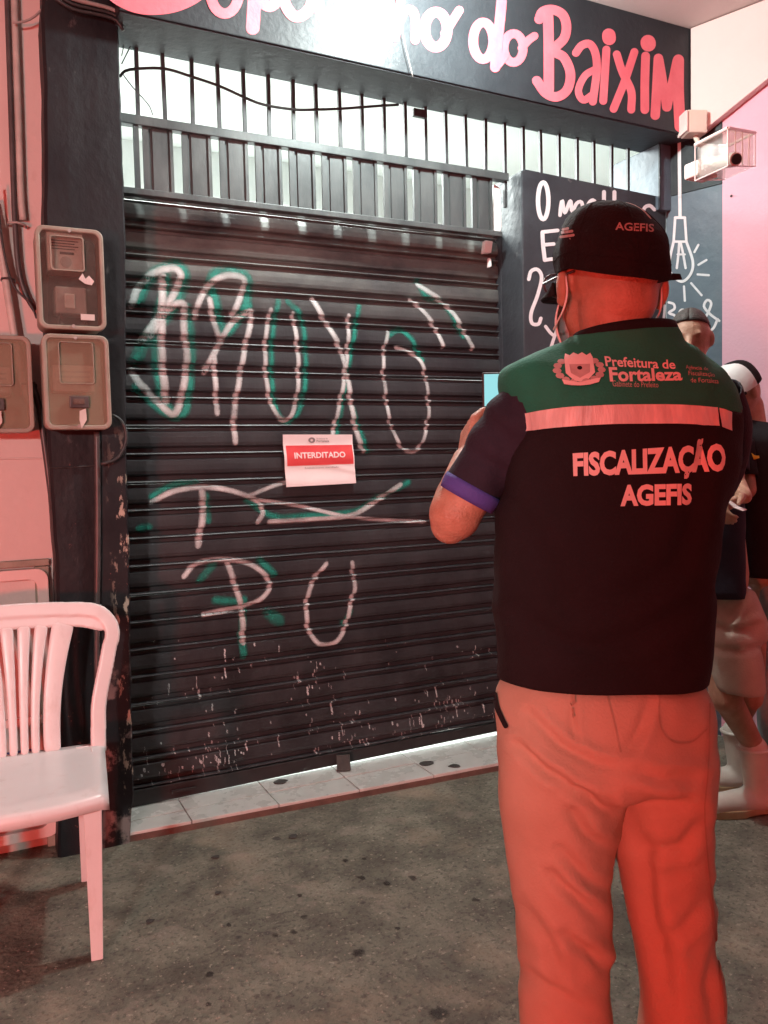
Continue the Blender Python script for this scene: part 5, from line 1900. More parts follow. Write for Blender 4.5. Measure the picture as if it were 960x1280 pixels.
# ---- hands
def hand(mb, wrist, fdir, pnorm, size=1.0, curl=0.9, thumb_side=1):
    """palm plus five bent fingers of unequal length; fdir along the fingers, pnorm out of the palm"""
    fdir = fdir.normalized()
    pnorm = (pnorm - fdir * pnorm.dot(fdir)).normalized()
    side = fdir.cross(pnorm) * thumb_side
    s = size
    k0 = wrist + fdir * 0.02 * s
    for off in (-0.027, -0.009, 0.009, 0.027):
        mb.capsule(k0 + side * off * 0.7 * s, 0.0135 * s, wrist + fdir * 0.088 * s + side * off * s, 0.0115 * s, 10, 8)
    for off, L in ((-0.029, 0.060), (-0.0095, 0.074), (0.0095, 0.080), (0.029, 0.072)):
        p = wrist + fdir * 0.09 * s + side * off * s
        d_ = fdir.copy()
        r = 0.0092 * s
        for seg, fr in enumerate((0.45, 0.32, 0.23)):
            ang = curl * (0.75, 1.0, 0.6)[seg]
            d_ = (d_ * math.cos(ang) + pnorm * math.sin(ang)).normalized() if seg == 0 else (Matrix.Rotation(-ang * 1.0, 3, side * thumb_side) @ d_ if False else (d_ * math.cos(ang) + d_.cross(side).normalized() * math.sin(ang) * (1 if d_.cross(side).dot(pnorm * math.cos(0.1) - fdir * 0.3) > 0 else -1)).normalized())
            q = p + d_ * L * fr * s
            mb.capsule(p, r, q, r * 0.92, 10, 8)
            p = q
            r *= 0.92
    # thumb leaves the side of the palm near its base
    p = wrist + fdir * 0.03 * s + side * 0.026 * s
    d_ = (fdir * 0.6 + side * 0.75 + pnorm * 0.35).normalized()
    q = p + d_ * 0.04 * s
    mb.capsule(p, 0.0145 * s, q, 0.0115 * s, 10, 8)
    d_ = (fdir * 0.85 + side * 0.2 + pnorm * 0.5).normalized()
    q2 = q + d_ * 0.034 * s
    mb.capsule(q, 0.0112 * s, q2, 0.009 * s, 10, 8)


# body: head, neck, trunk, arms, hands, legs in one surface
FACE = (FH * math.cos(math.radians(24)) - RH * math.sin(math.radians(24))).normalized()   # head turned left
FS = Vector((FACE.y, -FACE.x, 0))
HC = V(766, 333, 0.02)
Mh = Matrix(((FS.x, FACE.x, 0), (FS.y, FACE.y, 0), (0, 0, 1)))
mb = MB()
mb.sphere(HC, (0.078, 0.098, 0.108), Mh, 20, 14)
mb.sphere(HC + UZ * -0.055 - FACE * 0.032 - FS * 0.006, (0.061, 0.060, 0.070), Mh, 18, 12)
mb.sphere(HC + FACE * 0.035 - UZ * 0.075, (0.064, 0.064, 0.062), Mh, 18, 12)
mb.sphere(HC + FACE * 0.065 - UZ * 0.115, (0.04, 0.036, 0.03), Mh)
mb.capsule(HC + FACE * 0.092 - UZ * 0.02, 0.011, HC + FACE * 0.115 - UZ * 0.055, 0.015)
mb.sphere(HC + FACE * 0.094 - UZ * 0.088, (0.026, 0.012, 0.010), Mh)
for s in (-1, 1):
    mb.sphere(HC + FACE * 0.086 + FS * s * 0.032 - UZ * 0.012, (0.014, 0.010, 0.009), Mh)
mb.capsule(V(764, 385, 0.006), 0.056, V(774, 450, 0.014), 0.058, 20, 10)
mb.capsule(V(735, 462, 0.015), 0.04, V(680, 500, 0.015), 0.045)
mb.capsule(V(815, 462, 0.015), 0.04, V(872, 512, 0.02), 0.042)
mb.capsule(V(730, 500), 0.085, V(720, 820), 0.085)
mb.capsule(V(815, 500), 0.085, V(810, 820), 0.085)
for (a, b) in (((705, 900), (700, 1200)), ((825, 900), (852, 1200))):
    mb.capsule(V(*a), 0.075, V(b[0], b[1], 0.02), 0.05)
    e = V(b[0], b[1], 0.02)
    mb.capsule(e, 0.05, Vector((e.x, e.y, 0.1)) + FH * 0.03, 0.04)
EL = V(569, 643, 0.03)
WL = V(582, 575, 0.22)
mb.capsule(V(660, 505, 0.01), 0.044, EL, 0.044, 18, 10)
mb.sphere(V(563, 655, 0.035), (0.036, 0.036, 0.036))
mb.capsule(EL, 0.047, EL.lerp(WL, 0.35) + UZ * -0.004, 0.044, 18, 10)
mb.capsule(EL.lerp(WL, 0.35) + UZ * -0.004, 0.043, WL, 0.027, 18, 10)
ER = V(868, 640, 0.2)
WR = V(752, 560, 0.30)
mb.capsule(V(890, 510, 0.03), 0.05, ER, 0.043, 18, 10)
mb.capsule(ER, 0.043, WR, 0.027, 18, 10)
PHC = V(648, 487, 0.36)
hand(mb, WL, (V(592, 505, 0.30) - WL), (RH * 0.75 + FH * 0.2 - UZ * 0.1), 1.0, 0.75, 1)
hand(mb, WR, (V(702, 512, 0.345) - WR), (-RH * 0.75 + FH * 0.2), 1.0, 0.75, -1)
for px_, py_, s in ((703, 358, -1), (823, 362, 1)):
    c = V(px_, py_, 0.015)
    mb.sphere(c, (0.011, 0.020, 0.032), Mh @ Matrix.Rotation(math.radians(s * 28), 3, 'Z'), 12, 10)
    mb.sphere(c - UZ * 0.022, (0.010, 0.012, 0.014), Mh, 10, 8)
vs, fs = remesh(mb, 0.0042, 3)
mk('body', vs, fs, M['skin'], off_, smooth=True)

# short hair at the back of the head, below the cap
hv, hf = [], []
NU_, NV_ = 30, 12
for j in range(NV_ + 1):
    for i in range(NU_ + 1):
        a = math.radians(-72 + 144 * i / NU_)
        e = math.radians(12 - 46 * j / NV_ * (0.75 + 0.25 * math.cos(a * 1.6)))
        d_ = (-FACE * math.cos(a) + FS * math.sin(a)) * math.cos(e) + UZ * math.sin(e)
        loc = Vector((d_.dot(FS) / 0.078, d_.dot(FACE) / 0.100, d_.z / 0.110))
        r = 1.0 / loc.length
        p0 = HC + d_ * r * 1.022
        # follow the nape bulge
        c2 = HC + UZ * -0.055 - FACE * 0.032 - FS * 0.006
        l2 = Vector(((p0 - c2).dot(FS) / 0.0645, (p0 - c2).dot(FACE) / 0.0635, (p0 - c2).z / 0.0735))
        if l2.length < 1:
            p0 = c2 + (p0 - c2) / l2.length
        hv.append(p0)
for j in range(NV_):
    for i in range(NU_):
        a = j * (NU_ + 1) + i
        hf.append((a, a + 1, a + NU_ + 2, a + NU_ + 1))
o = mk('hair', hv, hf, M['hair_fade'], off_, smooth=True)
cv_ = []
for j in range(NV_ + 1):
    for i in range(NU_ + 1):
        k_ = j / NV_
        ed = abs(2 * i / NU_ - 1)
        cv_.append(max(0.0, (1 - k_) ** 0.8 * (1.05 if ed < 0.75 else 1.05 - 1.6 * (ed - 0.75))) * 1.15)
at = o.data.attributes.new('cover', 'FLOAT', 'POINT')
at.data.foreach_set('value', cv_)

# cap
CC = V(764, 330, 0.012)
cv, cf = [], []
NU_, NV_ = 60, 16
for j in range(NV_ + 1):
    e = PI / 2 * j / NV_
    for i in range(NU_):
        a = 2 * PI * i / NU_
        rx, ry = 0.0945, 0.112
        rr = (math.cos(e) ** 0.72 if e < PI / 2 - 1e-6 else 0.0) * (0.935 + 0.065 * math.sin(min(1, e * 1.9) * PI / 2))
        d_ = FS * math.cos(a) * rx * rr + FACE * math.sin(a) * ry * rr
        back = max(0, -math.sin(a))
        drop = (-0.012 - 0.034 * back) * (1 - j / NV_) ** 2
        # half-moon opening above the strap at the back right
        seam = 1.0 - 0.016 * math.exp(-((((a + 0.35) * 6 / (2 * PI)) % 1 - 0.5) / 0.045) ** 2) * math.cos(e) ** 0.5
        wr = 1 + 0.08 * noise.noise(Vector((math.cos(a) * 1.6, math.sin(a) * 1.6, j * 0.22))) * math.cos(e) ** 0.3 + 0.012 * noise.noise(Vector((math.cos(a) * 5, math.sin(a) * 5, j * 0.5)))
        lift = 0.010 * math.sin(a) * math.sin(e * 2) - 0.008 * math.cos(a) * math.sin(e * 2)
        cv.append(CC + d_ * seam * wr + UZ * (0.104 * math.sin(e) ** 1.08 + drop + lift + 0.010 * noise.noise(Vector((math.cos(a) * math.cos(e) * 2.2, math.sin(a) * math.cos(e) * 2.2, 4.4))) * math.sin(e)))
for j in range(NV_):
    for i in range(NU_):
        i2 = (i + 1) % NU_
        cf.append((j * NU_ + i, j * NU_ + i2, (j + 1) * NU_ + i2, (j + 1) * NU_ + i))
o = mk('cap', cv, cf, M['cap'], off_, smooth=True)
seam_mb = MB()
for q_ in range(6):
    i_ = int(round((q_ + 0.25) * NU_ / 6)) % NU_
    seam_mb.tube([cv[j * NU_ + i_] for j in range(NV_)], 0.0013, 5)
seam_mb.tube([cv[i % NU_] for i in range(NU_ + 1)], 0.0024, 6, cap=False)
seam_mb.tube([cv[2 * NU_ + i % NU_] * 1.0 for i in range(NU_ + 1)], 0.0009, 5, cap=False)
seam_mb.build('cap_seams', M['cap'], off_, smooth=True)
capbvh = BVHTree.FromPolygons([tuple(q) for q in cv], cf)
# visor
vv, vf = [], []
for j in range(9):
    for i in range(21):
        a = math.radians(38 + 104 * i / 20)
        k = j / 8
        ext = 0.07 * math.sin(math.radians(180 * i / 20)) ** 0.6
        p = CC + FS * math.cos(a) * (0.092 - 0.004 * k) + FACE * (math.sin(a) * 0.108 + ext * k) + UZ * (-0.016 - 0.022 * k - 0.012 * math.cos(a) ** 2)
        vv.append(p)
for j in range(8):
    for i in range(20):
        a = j * 21 + i
        vf.append((a, a + 1, a + 22, a + 21))
o = mk('cap_visor', vv, vf, M['cap'], off_, smooth=True)
m_ = o.modifiers.new('s', 'SOLIDIFY')
m_.thickness = 0.004
bt = V(761, 254, 0.02)
MB().sphere(bt, (0.008, 0.008, 0.005), nu=10, nv=6).build('cap_button', M['cap'], off_, smooth=True)
# strap end sticking out at the right
MB().bar([V(806, 352, -0.045), V(822, 349, -0.04), V(838, 346, -0.035), V(851, 346, -0.03)], [0.016, 0.015, 0.014, 0.012], 0.004, UZ * 0.5 - FH).build('cap_strap', M['cap'], off_, bev=0.001)
MB().box(V(820, 344, -0.052) - Vector((0.006, 0.004, 0.008)), V(820, 344, -0.052) + Vector((0.006, 0.004, 0.008))).build('strap_buckle', M['grey_cable'], off_, bev=0.002)


def on_cap(px_, py_, lift=0.001):
    dd = (D(px_, py_, 1.0) - CAM).normalized()
    hit = capbvh.ray_cast(CAM, dd, 5.0)
    if hit[0] is None:
        hit = capbvh.find_nearest(V(px_, py_, -0.05))
    nrm = hit[1]
    if nrm.dot(dd) > 0:
        nrm = -nrm
    return hit[0] + nrm * lift


tv, tf = text_mesh('AGEFIS', 0.02, 0.12)
mk('cap_lettering', [on_cap(769 + 48 * a, 288 - 10 * b + 2.5 * a) for a, b in tv], tf, M['cap_print'], off_)
lv, lf = [], []
for k, (a, b, r) in enumerate(((702, 291, 5), (711, 290, 4.5), (706, 296, 4), (714, 295, 3.5), (708, 287, 3))):
    v_, f_, _ = ribbon([(a - r, b + 0.4), (a, b), (a + r, b - 0.6)], 3.2, lambda x, y: on_cap(x, y, 0.001 + 0.0003 * k), 3)
    n_ = len(lv)
    lv += v_
    lf += [tuple(i + n_ for i in q) for q in f_]
mk('cap_emblem', lv, lf, M['cap_print'], off_)
# glasses and mask
gp = HC - UZ * 0.014
mb = MB()
for s in (-1, 1):
    mb.tube([gp + FS * s * 0.084 - FACE * 0.0, gp + FS * s * 0.082 + FACE * 0.05, gp + FS * s * 0.072 + FACE * 0.106], 0.0022, 6)
    mb.tube([gp + FS * (s * 0.038 + 0.032 * math.cos(q / 12 * 2 * PI)) + FACE * (0.112 - 0.004 * abs(math.cos(q / 12 * 2 * PI))) + UZ * 0.021 * math.sin(q / 12 * 2 * PI) for q in range(13)], 0.0022, 6, cap=False)
mb.tube([gp + FS * -0.008 + FACE * 0.113, gp + FS * 0.008 + FACE * 0.113], 0.002, 6)
mb.build('glasses', M['glass_rim'], off_, smooth=True)
mv, mf = [], []
for j in range(11):
    for i in range(17):
        u = (i / 16 - 0.5) * 2
        vz = -0.045 - 0.085 * j / 10
        a = u * math.radians(62)
        bul = math.sin(PI * j / 10)
        mv.append(HC + FS * math.sin(a) * (0.075 + 0.006 * bul) + FACE * (math.cos(a) * (0.078 + 0.02 * bul) + 0.024) + UZ * vz)
for j in range(10):
    for i in range(16):
        a = j * 17 + i
        mf.append((a, a + 1, a + 18, a + 17))
o = mk('mask', mv, mf, M['mask'], off_, smooth=True)
m_ = o.modifiers.new('s', 'SOLIDIFY')
m_.thickness = 0.002
mb = MB()
le = V(703, 372, 0.02)
mb.tube(catmull([V(707, 345, 0.0), V(709, 365, -0.004), V(705, 385, 0.0), V(697, 402, 0.03), V(692, 412, 0.06)], 0.006), 0.0017, 6)
mb.tube(catmull([V(826, 350, 0.0), V(827, 375, -0.002), V(824, 392, 0.02), V(815, 405, 0.06)], 0.006), 0.0017, 6)
mb.build('mask_strap', M['mask'], off_, smooth=True)

# phone held up in both hands
ph = thing('phone', 'dark phone with a lit screen held up in the inspector\'s hands', 'phone', PHC)
PN = (CAM - PHC)
PN.z = 0
PN.normalize()
PX = RH
Mp = Matrix(((PX.x, FH.x, 0, PHC.x), (PX.y, FH.y, 0, PHC.y), (0, 0, 1, PHC.z), (0, 0, 0, 1)))
MB().box((-0.078, -0.004, -0.038), (0.078, 0.004, 0.038), Mp).build('phone_case', M['black'], ph, bev=0.003)
MB().box((-0.074, -0.0052, -0.034), (0.074, -0.0041, 0.034), Mp).build('screen', M['screen'], ph)


# ---- two people in the background
def ringh(c, ax, ay, a, b, n=28, ne=2.2):
    out = []
    for i in range(n):
        t = 2 * PI * i / n
        ct, st = math.cos(t), math.sin(t)
        out.append(c + ax * (math.copysign(abs(ct) ** (2 / ne), ct) * a) + ay * (math.copysign(abs(st) ** (2 / ne), st) * b))
    return out


def cloth(name, rings, mat_, parent, amp=0.006, fs_=9, thick=0.003):
    mb = MB().loft(rings, cap=False)
    n_ = vnormals(mb.v, mb.f)
    cen_ = sum(mb.v, Vector()) / len(mb.v)
    sgn = 1 if sum((n_[i].dot(mb.v[i] - cen_) for i in range(0, len(n_), 5))) > 0 else -1
    vs_ = [p + q * sgn * amp * (noise.noise(p * fs_) + 0.5 * noise.noise(p * fs_ * 2.3)) for p, q in zip(mb.v, n_)]
    o_ = mk(name, vs_, mb.f, mat_, parent, smooth=True)
    m__ = o_.modifiers.new('s', 'SOLIDIFY')
    m__.thickness = thick
    return o_


def interp(rows, k):
    return dense_rings(rows, k)


# person B: walking, beige shorts and white rubber boots
DB = 3.2
B0 = D(905, 800, DB)
pb = thing('person', 'person in navy shirt, beige shorts and white rubber boots behind the inspector', 'person', Vector((B0.x, B0.y, 0)))


def VB(x, y, df=0.0):
    return D(x, y, DB + df)


HB = VB(862, 422)
fb = (-FH * 0.9 - RH * 0.35).normalized()
sb = Vector((fb.y, -fb.x, 0))
Mb = Matrix(((sb.x, fb.x, 0), (sb.y, fb.y, 0), (0, 0, 1)))
mb = MB()
mb.sphere(HB, (0.076, 0.094, 0.105), Mb, 18, 12)
mb.sphere(HB + fb * 0.03 - UZ * 0.07, (0.06, 0.064, 0.06), Mb, 16, 10)
mb.capsule(HB + fb * 0.088 - UZ * 0.01, 0.011, HB + fb * 0.108 - UZ * 0.045, 0.015)
mb.sphere(HB + fb * 0.088 - UZ * 0.078, (0.026, 0.012, 0.009), Mb)
for s in (-1, 1):
    mb.sphere(HB + sb * s * 0.078 - UZ * 0.01, (0.012, 0.02, 0.03), Mb, 10, 8)
    mb.sphere(HB + sb * s * 0.032 + fb * 0.084 + UZ * 0.004, (0.013, 0.009, 0.008), Mb, 10, 8)
mb.capsule(HB - UZ * 0.09, 0.055, HB - UZ * 0.2 + RH * 0.02, 0.06)
mb.capsule(VB(868, 510), 0.13, VB(893, 720), 0.125)
mb.capsule(VB(835, 500), 0.06, VB(905, 505), 0.06)
# arms
mb.capsule(VB(908, 510, -0.03), 0.048, VB(918, 600, -0.08), 0.038)
mb.capsule(VB(918, 600, -0.08), 0.036, VB(931, 621, -0.24), 0.026)
hand(mb, VB(931, 620, -0.25), (-RH * 0.8 - FH * 0.25 - UZ * 0.35), (-FH * 0.4 - UZ * 0.6 + RH * 0.3), 1.05, 1.0, 1)
mb.capsule(VB(833, 510, -0.02), 0.048, VB(826, 610, -0.05), 0.038)
mb.capsule(VB(826, 610, -0.05), 0.036, VB(842, 660, -0.2), 0.026)
hand(mb, VB(842, 660, -0.2), RH, -UZ, 1.0, 0.5, -1)
# legs
mb.capsule(VB(900, 780), 0.085, VB(908, 872, -0.06), 0.062)
G1 = P(941, 1016, 2, 0.0)
G2 = P(928, 995, 2, 0.0) + Vector((0.02, 0.05, 0))
mb.capsule(VB(908, 872, -0.06), 0.055, G1 + UZ * 0.27, 0.04)
mb.capsule(G1 + UZ * 0.27, 0.04, G1 + UZ * 0.12, 0.025)
mb.capsule(VB(930, 780, 0.05), 0.085, VB(935, 870, 0.1), 0.06)
mb.capsule(VB(935, 870, 0.1), 0.053, G2 + UZ * 0.27, 0.04)
mb.capsule(G2 + UZ * 0.27, 0.04, G2 + UZ * 0.12, 0.025)
vs, fs = remesh(mb, 0.007, 3)
mk('body', vs, fs, M['skin'], pb, smooth=True)
# hair
hv, hf = [], []
for j in range(9):
    for i in range(33):
        a = 2 * PI * i / 32
        fr_ = math.cos(a)
        e = math.radians(90 - (62 + 28 * max(0, -fr_) - 6 * max(0, fr_)) * j / 8)
        d_ = (fb * math.cos(a) + sb * math.sin(a)) * math.cos(e) + UZ * math.sin(e)
        l_ = Vector((d_.dot(sb) / 0.080, d_.dot(fb) / 0.098, d_.z / 0.112))
        hv.append(HB + d_ / l_.length * (1 + 0.02 * noise.noise(d_ * 9)))
for j in range(8):
    for i in range(32):
        a = j * 33 + i
        hf.append((a, a + 1, a + 34, a + 33))
o = mk('hair', hv, hf, M['hair'], pb, smooth=True)
m_ = o.modifiers.new('s', 'SOLIDIFY')
m_.thickness = 0.008
SR = [(742, 853, 742, 926, 0.145, 2.3, 0), (690, 850, 690, 925, 0.15, 2.3, 0), (620, 840, 620, 925, 0.15, 2.3, 0), (550, 828, 550, 918, 0.145, 2.3, 0), (505, 822, 505, 912, 0.12, 2.2, 0), (488, 836, 488, 900, 0.09, 2.1, 0), (478, 850, 478, 884, 0.068, 2.0, 0)]
cloth('shirt', [ring_lr(VB(r[1], r[0]), VB(r[3], r[2]), r[4], r[5], 40, r[6]) for r in interp(SR, 4)], M['shirt_navy'], pb, 0.01, 7)
for pts, rr_ in (((VB(905, 508, -0.02), VB(912, 540, -0.04), VB(917, 590, -0.075)), (0.068, 0.062, 0.056)), ((VB(836, 508, -0.02), VB(830, 550, -0.03), VB(826, 590, -0.045)), (0.068, 0.062, 0.056))):
    cpp = catmull(pts, 0.02)
    mb = MB().tube(cpp, [lerp_tab([(0, rr_[0]), (0.5, rr_[1]), (1, rr_[2])], k / (len(cpp) - 1)) for k in range(len(cpp))], 18, cap=False)
    o = mb.build('sleeve', M['shirt_navy'], pb, smooth=True)
    o.modifiers.new('s', 'SOLIDIFY').thickness = 0.003
mb = MB()
S1 = [(735, 868, 735, 940, 0.14, 2.3, 0.02), (770, 872, 770, 955, 0.15, 2.3, 0.02), (800, 880, 800, 957, 0.14, 2.3, 0.02)]
mb.loft([ring_lr(VB(r[1], r[0]), VB(r[3], r[2]), r[4], r[5], 36, r[6]) for r in interp(S1, 5)])
S2 = [(780, 874, 780, 930, 0.11, 2.3, -0.03), (815, 876, 815, 942, 0.11, 2.3, -0.05), (856, 882, 858, 945, 0.105, 2.3, -0.06)]
mb.loft([ring_lr(VB(r[1], r[0]), VB(r[3], r[2]), r[4], r[5], 30, r[6]) for r in interp(S2, 5)])
S3 = [(780, 905, 780, 956, 0.1, 2.3, 0.06), (815, 905, 815, 958, 0.1, 2.3, 0.09), (852, 908, 852, 958, 0.1, 2.3, 0.1)]
mb.loft([ring_lr(VB(r[1], r[0]), VB(r[3], r[2]), r[4], r[5], 30, r[6]) for r in interp(S3, 5)])
vs, fs = remesh(mb, 0.012, 4)
ns = vnormals(vs, fs)
vs = folds(vs, ns, [([(880, 775), (915, 790), (950, 782)], 5, 0.012), ([(890, 810), (925, 815), (955, 806)], 5, 0.010), ([(930, 745), (915, 765), (905, 790)], 5, 0.01)], 0.007, 7)
mk('shorts', vs, fs, M['shorts'], pb, smooth=True)


def boot(ankle, toe_dir, tall, lift=0.0, name='boot'):
    toe_dir = Vector((toe_dir.x, toe_dir.y, 0)).normalized()
    sd_ = Vector((toe_dir.y, -toe_dir.x, 0))
    z0 = lift
    a = Vector((ankle.x, ankle.y, z0))
    mb_ = MB()
    mb_.capsule(a + UZ * 0.055 - toe_dir * 0.03, 0.05, a + UZ * 0.05 + toe_dir * 0.05, 0.05)
    mb_.capsule(a + UZ * 0.05 + toe_dir * 0.05, 0.05, a + UZ * 0.045 + toe_dir * 0.15, 0.044)
    mb_.capsule(a + UZ * 0.06 - toe_dir * 0.02, 0.045, ankle + UZ * tall, 0.054)
    v__, f__ = remesh(mb_, 0.009, 4)
    b_ = mk(name, [Vector((q.x, q.y, max(q.z, z0 + 0.02))) for q in v__], f__, M['rubber_white'], pb, smooth=True)
    # sole with heel
    prof_ = []
    for k in range(24):
        t = 2 * PI * k / 24
        u = math.cos(t)
        wv = math.sin(t) * (0.05 + 0.006 * u)
        prof_.append((u * 0.135 + 0.06, wv))
    vs_ = []
    for z in (z0 + 0.001, z0 + 0.034):
        for u, wv in prof_:
            zz = z + (0.014 if z < z0 + 0.01 and -0.02 < u < 0.03 else 0)
            p = a + toe_dir * u + sd_ * wv
            vs_.append((p.x, p.y, zz))
    n__ = 24
    child_of_part('sole', vs_, [tuple(range(n__)), tuple(range(2 * n__ - 1, n__ - 1, -1))] + [(i, i + n__, (i + 1) % n__ + n__, (i + 1) % n__) for i in range(n__)], M['rubber_tan'], b_, bev=0.004)
    # rim at the top
    c_ = ankle + UZ * tall
    ring_ = [c_ + toe_dir * math.cos(k / 16 * 2 * PI) * 0.056 + sd_ * math.sin(k / 16 * 2 * PI) * 0.056 for k in range(17)]
    child_of_part('boot_rim', MB().tube(ring_, 0.007, 6, cap=False).v, MB().tube(ring_, 0.007, 6, cap=False).f, M['rubber_white'], b_, smooth=True)
    return b_


g1 = P(941, 1016, 2, 0.0)
boot(Vector((g1.x, g1.y, 0.0)), -RH - FH * 0.15, 0.255)
g2 = P(928, 995, 2, 0.0)
boot(Vector((g2.x + 0.02, g2.y + 0.05, 0.0)), -RH + FH * 0.1, 0.25)

# person C: black T-shirt, black and white cap, looking down at a paper
DC = 3.5
C0 = D(955, 800, DC)
pc = thing('person', 'person in black T-shirt with yellow chest print and black and white cap at right edge', 'person', Vector((C0.x, C0.y, 0)))


def VC(x, y, df=0.0):
    return D(x, y, DC + df)


HCc = VC(923, 489)
fc = (-RH * 0.92 - FH * 0.4).normalized()
sc_ = Vector((fc.y, -fc.x, 0))
up_c = (UZ * 0.88 + fc * 0.48).normalized()
fc2 = (fc * 0.88 - UZ * 0.48).normalized()
Mc = Matrix(((sc_.x, fc2.x, up_c.x), (sc_.y, fc2.y, up_c.y), (sc_.z, fc2.z, up_c.z)))
mb = MB()
mb.sphere(HCc, (0.076, 0.095, 0.105), Mc, 18, 12)
mb.sphere(HCc + fc2 * 0.03 - up_c * 0.07, (0.06, 0.062, 0.06), Mc, 16, 10)
mb.capsule(HCc + fc2 * 0.09 - up_c * 0.012, 0.011, HCc + fc2 * 0.11 - up_c * 0.045, 0.015)
mb.sphere(HCc + fc2 * 0.09 - up_c * 0.08, (0.025, 0.011, 0.009), Mc)
for s in (-1, 1):
    mb.sphere(HCc + sc_ * s * 0.077 - up_c * 0.012, (0.011, 0.019, 0.03), Mc, 10, 8)
    mb.sphere(HCc + sc_ * s * 0.032 + fc2 * 0.085, (0.013, 0.009, 0.008), Mc, 10, 8)
mb.capsule(HCc - up_c * 0.07 - fc * 0.03, 0.056, VC(940, 545), 0.065)
mb.capsule(VC(945, 570), 0.13, VC(955, 700), 0.13)
mb.capsule(VC(918, 555, -0.08), 0.05, VC(990, 560, 0.08), 0.055)
mb.capsule(VC(925, 560, -0.09), 0.046, VC(934, 612, -0.16), 0.036)
mb.capsule(VC(934, 612, -0.16), 0.036, VC(890, 650, -0.1), 0.027)
hand(mb, VC(891, 650, -0.1), -RH, UZ, 1.0, 0.6, 1)
mb.capsule(VC(990, 565, 0.1), 0.046, VC(1000, 650, 0.05), 0.037)
mb.capsule(VC(1000, 650, 0.05), 0.036, VC(1006, 720, -0.02), 0.027)
hand(mb, VC(1006, 719, -0.02), -UZ, -RH, 1.0, 0.6, -1)
for xx in (966, 1004):
    mb.capsule(VC(xx, 730), 0.085, VC(xx + 4, 870), 0.06)
    e = VC(xx + 4, 870)
    mb.capsule(e, 0.058, Vector((e.x, e.y, 0.1)), 0.042)
vs, fs = remesh(mb, 0.0062, 3)
mk('body', vs, fs, M['skin'], pc, smooth=True)
SRc = [(718, 915, 718, 1000, 0.15, 2.3, 0), (680, 915, 680, 1004, 0.155, 2.3, 0), (620, 912, 620, 1006, 0.155, 2.3, 0), (575, 907, 578, 1004, 0.145, 2.3, 0), (545, 908, 550, 992, 0.115, 2.2, 0), (532, 916, 538, 975, 0.09, 2.1, 0), (524, 924, 530, 962, 0.07, 2.0, 0)]
cloth('shirt', [ring_lr(VC(r[1], r[0]), VC(r[3], r[2]), r[4], r[5], 40, r[6]) for r in interp(SRc, 4)], M['vest_black'], pc, 0.012, 7)
for pts in ((VC(922, 556, -0.08), VC(926, 580, -0.115), VC(931, 600, -0.145)), (VC(988, 560, 0.08), VC(995, 590, 0.08), VC(998, 615, 0.07))):
    cpp = catmull(pts, 0.02)
    mb = MB().tube(cpp, [0.066 - 0.012 * k / (len(cpp) - 1) for k in range(len(cpp))], 18, cap=False)
    o = mb.build('sleeve', M['vest_black'], pc, smooth=True)
    o.modifiers.new('s', 'SOLIDIFY').thickness = 0.003
yp = VC(927, 570, -0.19)
MB().bar([VC(933, 571, -0.150), VC(938, 569, -0.155), VC(943, 572, -0.160), VC(949, 571, -0.162)], [0.014, 0.022, 0.017, 0.010], 0.004, -FH).build('chest_print', M['yellow'], pc, smooth=True)
mb = MB()
for xx in (968, 1006):
    rows_ = [(710, xx - 26, 710, xx + 26, 0.13, 2.2, 0), (760, xx - 25, 760, xx + 25, 0.11, 2.2, 0), (870, xx - 20, 870, xx + 22, 0.085, 2.2, 0), (960, xx - 18, 960, xx + 20, 0.08, 2.2, 0), (995, xx - 18, 995, xx + 20, 0.08, 2.2, 0)]
    mb.loft([ring_lr(VC(r[1], r[0]), VC(r[3], r[2]), r[4], r[5], 30, r[6]) for r in interp(rows_, 4)])
vs, fs = remesh(mb, 0.012, 4)
ns = vnormals(vs, fs)
mk('jeans', folds(vs, ns, [], 0.012, 7), fs, M['jeans'], pc, smooth=True)
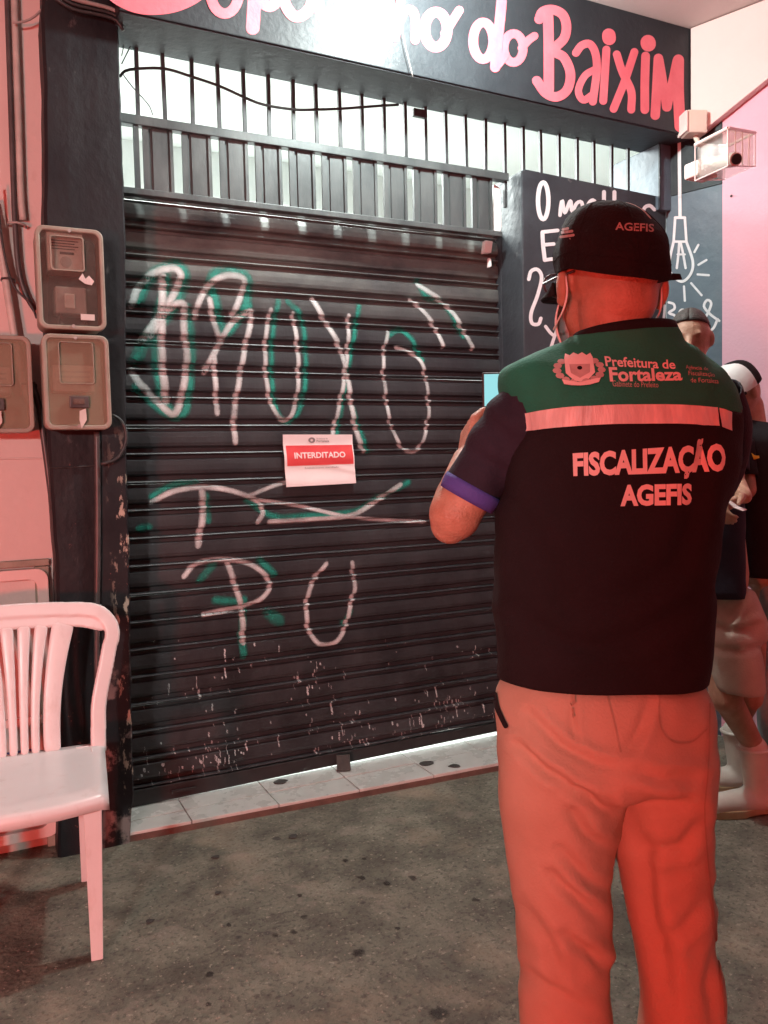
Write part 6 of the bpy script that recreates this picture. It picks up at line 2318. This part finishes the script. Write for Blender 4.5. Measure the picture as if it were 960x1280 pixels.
for xx in (968, 1006):
    b_ = VC(xx, 990)
    b_ = Vector((b_.x, b_.y, 0))
    mb = MB().capsule(b_ + UZ * 0.045, 0.043, b_ + fc * 0.16 + UZ * 0.038, 0.038).capsule(b_ + UZ * 0.05, 0.043, b_ + UZ * 0.1, 0.045)
    v_, f_ = remesh(mb, 0.009, 3)
    mk('shoe', [Vector((q.x, q.y, max(q.z, 0.001))) for q in v_], f_, M['shoe'], pc, smooth=True)
# cap: white front, black back
capv, fw_, fbk = [], [], []
NU_, NV_ = 36, 9
for j in range(NV_ + 1):
    e = PI / 2 * j / NV_
    for i in range(NU_):
        a = 2 * PI * i / NU_
        rr_ = math.cos(e) ** 0.65 if j < NV_ else 0.0
        capv.append(HCc + up_c * 0.012 + (sc_ * math.cos(a) * 0.092 + fc2 * math.sin(a) * 0.108) * rr_ + up_c * 0.112 * math.sin(e))
for j in range(NV_):
    for i in range(NU_):
        i2 = (i + 1) % NU_
        q = (j * NU_ + i, j * NU_ + i2, (j + 1) * NU_ + i2, (j + 1) * NU_ + i)
        (fw_ if math.sin(2 * PI * (i + 0.5) / NU_) > -0.15 else fbk).append(q)
v_, f_ = sub(capv, fbk)
co = mk('cap', v_, f_, M['cap'], pc, smooth=True)
v_, f_ = sub(capv, fw_)
child_of_part('cap_front', v_, f_, M['mask'], co, smooth=True)
vv, vf = [], []
for j in range(5):
    for i in range(15):
        a = math.radians(25 + 130 * i / 14)
        k = j / 4
        ext = 0.075 * math.sin(math.radians(180 * i / 14)) ** 0.6
        vv.append(HCc + up_c * (0.014 - 0.012 * k) + sc_ * math.cos(a) * 0.09 + fc2 * (math.sin(a) * 0.106 + ext * k))
for j in range(4):
    for i in range(14):
        a = j * 15 + i
        vf.append((a, a + 1, a + 16, a + 15))
o = child_of_part('visor', vv, vf, M['cap'], co, smooth=True)
o.modifiers.new('s', 'SOLIDIFY').thickness = 0.004
# folded paper in the hand
pp = VB(920, 634, -0.33)
pa = thing('paper', 'small folded paper in the hand of the person in beige shorts', 'paper', pp)
Mq = Matrix.Translation(pp) @ Matrix.Rotation(0.5, 4, 'Z') @ Matrix.Rotation(0.35, 4, 'X')
MB().box((-0.03, -0.03, -0.001), (0.035, 0.0, 0.001), Mq).build('fold', M['paper'], pa)
MB().box((-0.03, 0.0005, -0.001), (0.035, 0.03, 0.001), Mq @ Matrix.Rotation(0.4, 4, 'X')).build('fold', M['paper'], pa)
